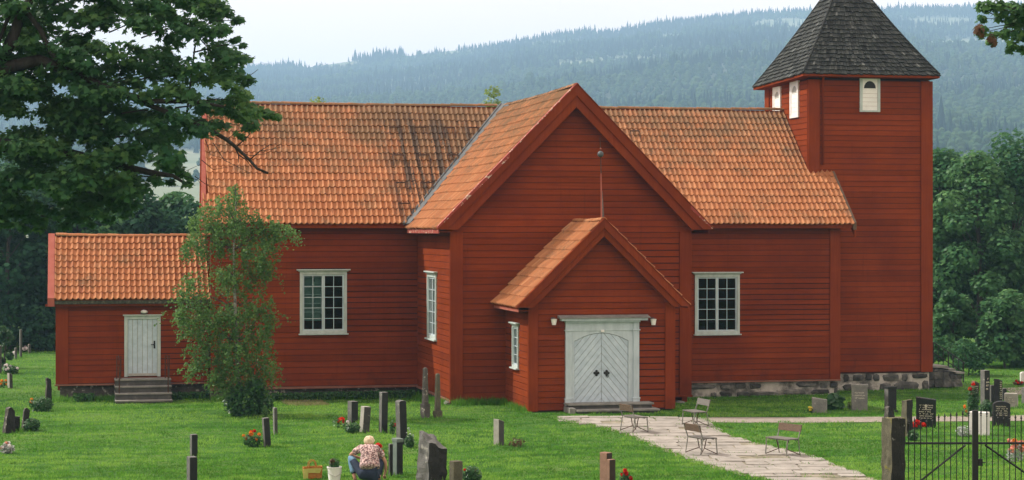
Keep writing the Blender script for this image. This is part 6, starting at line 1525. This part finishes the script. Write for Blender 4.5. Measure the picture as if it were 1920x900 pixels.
pD_ = 5.9 * FPX / (906 - CY); pp = cam_pt((690 - CX) / FPX * pD_, pD_, 0); pp.z = gz(pp.x, pp.y)
per = empty('person', pp, -PSI, 'person with short blond hair in a floral blouse and jeans crouching to tend a grave', 'person')
S_ = 1.0
B = [(0.02, .02, .24), (.02, .09, .42), (.02, .15, .60), (.01, .22, .74), (.0, .28, .84), (.01, .33, .91), (.015, .38, .97),   # pelvis..head 0-6
     (-.17, .22, .79), (-.30, .26, .71), (-.44, .32, .62), (-.30, .46, .56), (-.14, .56, .50),                               # left arm 7-11
     (.18, .23, .78), (.31, .26, .62), (.395, .28, .46), (.40, .36, .28), (.37, .42, .14),                                 # right arm 12-16
     (-.15, .04, .21), (-.30, .19, .40), (-.42, .34, .56), (-.37, .24, .32), (-.31, .14, .08), (-.31, .25, .04),           # left leg 17-22
     (.17, .05, .21), (.25, .23, .39), (.30, .40, .49), (.27, .28, .30), (.24, .16, .08), (.25, .30, .04)]                 # right leg 23-28
E_ = [(0, 1), (1, 2), (2, 3), (3, 4), (4, 5), (5, 6), (3, 7), (7, 8), (8, 9), (9, 10), (10, 11), (3, 12), (12, 13), (13, 14), (14, 15), (15, 16),
      (0, 17), (17, 18), (18, 19), (19, 20), (20, 21), (21, 22), (0, 23), (23, 24), (24, 25), (25, 26), (26, 27), (27, 28)]
rad = [.09, .10, .12, .12, .055, .085, .09, .065, .05, .042, .036, .026, .065, .05, .042, .036, .026, .085, .075, .055, .055, .04, .045, .085, .075, .066, .055, .04, .045]
body = skin_obj('body', B, E_, rad, M_SKIN, per)
blouse = skin_obj('blouse', [(.05, -.05, .30), (.04, .03, .42), (.03, .12, .58), (.01, .215, .73), (.0, .26, .80), (-.17, .22, .79), (-.29, .255, .715), (-.36, .285, .67), (.18, .23, .78), (.29, .255, .66), (.35, .27, .56)],
    [(0, 1), (1, 2), (2, 3), (3, 4), (3, 5), (5, 6), (6, 7), (3, 8), (8, 9), (9, 10)], [(.27, .20), (.262, .205), (.235, .20), (.19, .165), .09, .105, .09, .08, .105, .09, .08], M_SHIRT, per)
skin_obj('trousers', [(.02, 0, .21), (-.15, .03, .22), (-.30, .18, .42), (-.42, .34, .56), (-.375, .25, .34), (-.33, .17, .18), (.17, .04, .22), (.25, .22, .40), (.30, .40, .50), (.27, .28, .30), (.245, .18, .16)],
    [(0, 1), (1, 2), (2, 3), (3, 4), (4, 5), (0, 6), (6, 7), (7, 8), (8, 9), (9, 10)], [.17, .125, .10, .085, .075, .065, .125, .105, .085, .075, .065], M_DJEAN, per)
skin_obj('trouser_leg', [(-.33, .22, .46), (-.425, .345, .575), (-.382, .25, .36), (-.345, .17, .2)], [(0, 1), (1, 2), (2, 3)], [.10, .09, .08, .07], M_JEAN, per)  # left leg overlaid in a paler denim than the rest
bm = bmesh.new(); bmesh.ops.create_icosphere(bm, subdivisions=3, radius=1)
for v in bm.verts:
    n_ = mnoise.noise(v.co * 3.5) * .10 + mnoise.noise(v.co * 9) * .05; v.co *= 1 + n_; v.co = Vector((v.co.x * .125, v.co.y * .135, v.co.z * .125)) + Vector((.012, .345, .945))
me = bpy.data.meshes.new('hair'); bm.to_mesh(me); bm.free(); link('hair', me, M_HAIR, per)
for sx_, pts in ((-1, (-.14, .56, .50)), (1, (.37, .42, .14))):
    c = Vector(pts); P = [tuple(c), tuple(c + Vector((0, .05, -.03)))]; ed = [(0, 1)]; rd = [.028, .032]
    for k in range(4):
        o_ = (k - 1.5) * .018; P += [tuple(c + Vector((o_, .085, -.055))), tuple(c + Vector((o_ * 1.1, .115, -.09 - .008 * (k % 2)))), tuple(c + Vector((o_ * 1.1, .115, -.118)))]
        b_ = len(P) - 3; ed += [(1, b_), (b_, b_ + 1), (b_ + 1, b_ + 2)]; rd += [.011, .010, .008]
    P += [tuple(c + Vector((-sx_ * .035, .04, -.045))), tuple(c + Vector((-sx_ * .045, .07, -.075)))]; ed += [(1, len(P) - 2), (len(P) - 2, len(P) - 1)]; rd += [.012, .009]
    skin_obj('hand', P, ed, rd, M_SKIN, per, 1)
for c in ((-.31, .2, .03), (.25, .24, .03)):
    bm = bmesh.new(); bmesh.ops.create_icosphere(bm, subdivisions=2, radius=1)
    for v in bm.verts: v.co = Vector((v.co.x * .05, v.co.y * .14, max(v.co.z, -.6) * .05)) + Vector(c)
    me = bpy.data.meshes.new('shoe'); bm.to_mesh(me); bm.free(); link('shoe', me, M_SHOE, per)
# bag
M_BAG = basic('orange_brown_weave', [(.3, (.20, .07, .015)), (.5, (.38, .15, .03)), (.7, (.30, .22, .05))], 14, (1, 1, 2), .85, .5)
M_BAGY = basic('yellow_green_cloth', [(.3, (.34, .34, .08)), (.7, (.50, .48, .15))], 10, None, .9, .3)
bd = at_g(586, 897); bs = FPX / depth(bd); bag = empty('bag', bd, -PSI + R_(12), 'orange brown woven bag with handles standing open on the grass', 'bag')
wb, hb = 36 / bs / 2, 22 / bs; mb = MB(); dpt = .12
V = [(-wb * .9, -dpt, 0), (wb * .9, -dpt, 0), (wb * .9, dpt, 0), (-wb * .9, dpt, 0), (-wb, -dpt * .9, hb), (wb, -dpt * .9, hb * 1.08), (wb, dpt, hb * 1.05), (-wb, dpt, hb)]
V += [(x * .92, y * .85, z - .01 if z > .1 else .03) for x, y, z in V]
mb.add(V, [(0, 1, 2, 3), (0, 4, 5, 1), (1, 5, 6, 2), (2, 6, 7, 3), (3, 7, 4, 0), (8, 9, 13, 12), (9, 10, 14, 13), (10, 11, 15, 14), (11, 8, 12, 15), (4, 12, 13, 5), (5, 13, 14, 6), (6, 14, 15, 7), (7, 15, 12, 4), (8, 11, 10, 9)])
mb.obj('bag_body', M_BAG, bag, keep=False, bevel=.012)
for y in (-dpt * .9, dpt * .95):
    mb = MB(); mb.tube([(-wb * .45, y, hb * .95), (-wb * .38, y, hb * 1.35), (-.03, y, hb * 1.55), (.06, y, hb * 1.5), (wb * .3, y, hb * 1.3), (wb * .42, y, hb * .95)], .011, 6); mb.obj('handle', M_BAG, bag, keep=False)
mb = MB(); mb.prism([(-wb * 1.02, -dpt * 1.02, 0), (-wb * .55, -dpt * 1.04, .0), (-wb * .5, -dpt * 1.0, hb * .9), (-wb * 1.04, -dpt * .95, hb * .85)], (0, -.012, 0)); mb.prism([(-wb * .5, -dpt * 1.0, hb * .55), (wb * .7, -dpt * 1.0, hb * .5), (wb * .9, -dpt * 1.0, hb * .9), (-wb * .5, -dpt * 1.0, hb * .9)], (0, -.012, 0)); mb.obj('cloth_panel', M_BAGY, bag, keep=False)
# bucket
kq = at_g(627, 905); ks = FPX / depth(kq); buck = empty('bucket', kq, 0, 'white plastic bucket filled with dark heather beside the crouching person', 'bucket')
rb, hk = 13.5 / ks, 30 / ks; mb = MB(); mb.lathe([(rb * .78, 0), (rb * .98, hk * .93), (rb * 1.06, hk * .94), (rb * 1.06, hk), (rb * .95, hk), (rb * .9, hk * .8)], 20); mb.obj('bucket_body', M_BWHITE, buck, keep=False, smooth=False)
mb = MB(); mb.tube([(-rb, 0, hk * .93), (-rb * .9, -rb * .6, hk * .6), (0, -rb * 1.12, hk * .42), (rb * .9, -rb * .6, hk * .6), (rb, 0, hk * .93)], .006, 5); mb.obj('handle', M_GREYMETAL, buck, keep=False)
hp = Vector((kq.x, kq.y, kq.z + hk * .85)); tt = empty('heather_plant', hp, 0, 'dark heather plant standing in the white bucket', 'plant'); p, d = blob_pts(hp + Vector((0, 0, .12)), (rb * .85, rb * .85, .15), 420, .1)
leaf_cloud('foliage', p, d + np.array([0, 0, .4]), .05, SH_LEAF, L_SHRUB, tt); p, d = blob_pts(hp + Vector((-.05, -.05, .17)), (rb * .5, rb * .5, .10), 150, .1); leaf_cloud('blossoms', p, d, .045, SH_LEAF, L_DEADR, tt)

# ------------------------------------------------------------------ haze
bpy.context.view_layer.update()
zmin = min(min(v.co.z for v in bpy.data.objects[o].data.vertices) for o in ('hills', 'lawn')); zmax = max(v.co.z for v in bpy.data.objects['hills'].data.vertices)
mb = MB(); mb.box(-1900, 3800, -80, 4900, zmin - 1, zmax + 30)
hm = bpy.data.materials.new('haze'); hm.use_nodes = True; nt = hm.node_tree; nt.nodes.clear()
ho = nt.nodes.new('ShaderNodeOutputMaterial'); pv = nt.nodes.new('ShaderNodeVolumePrincipled'); pv.inputs['Color'].default_value = (.42, .68, 1.0, 1); pv.inputs['Density'].default_value = HAZE; pv.inputs['Anisotropy'].default_value = 0.1
nt.links.new(pv.outputs[0], ho.inputs['Volume'])
hz = mb.obj('haze', hm); tag(hz, kind='stuff')
print('tris', sum(len(o.data.polygons) for o in bpy.data.objects if o.type == 'MESH'), 'tiles', n_single, 'planks', sum(1 for o in bpy.data.objects if o.name.startswith('plank')), 'path', sum(1 for o in bpy.data.objects if o.name.startswith('paving')))
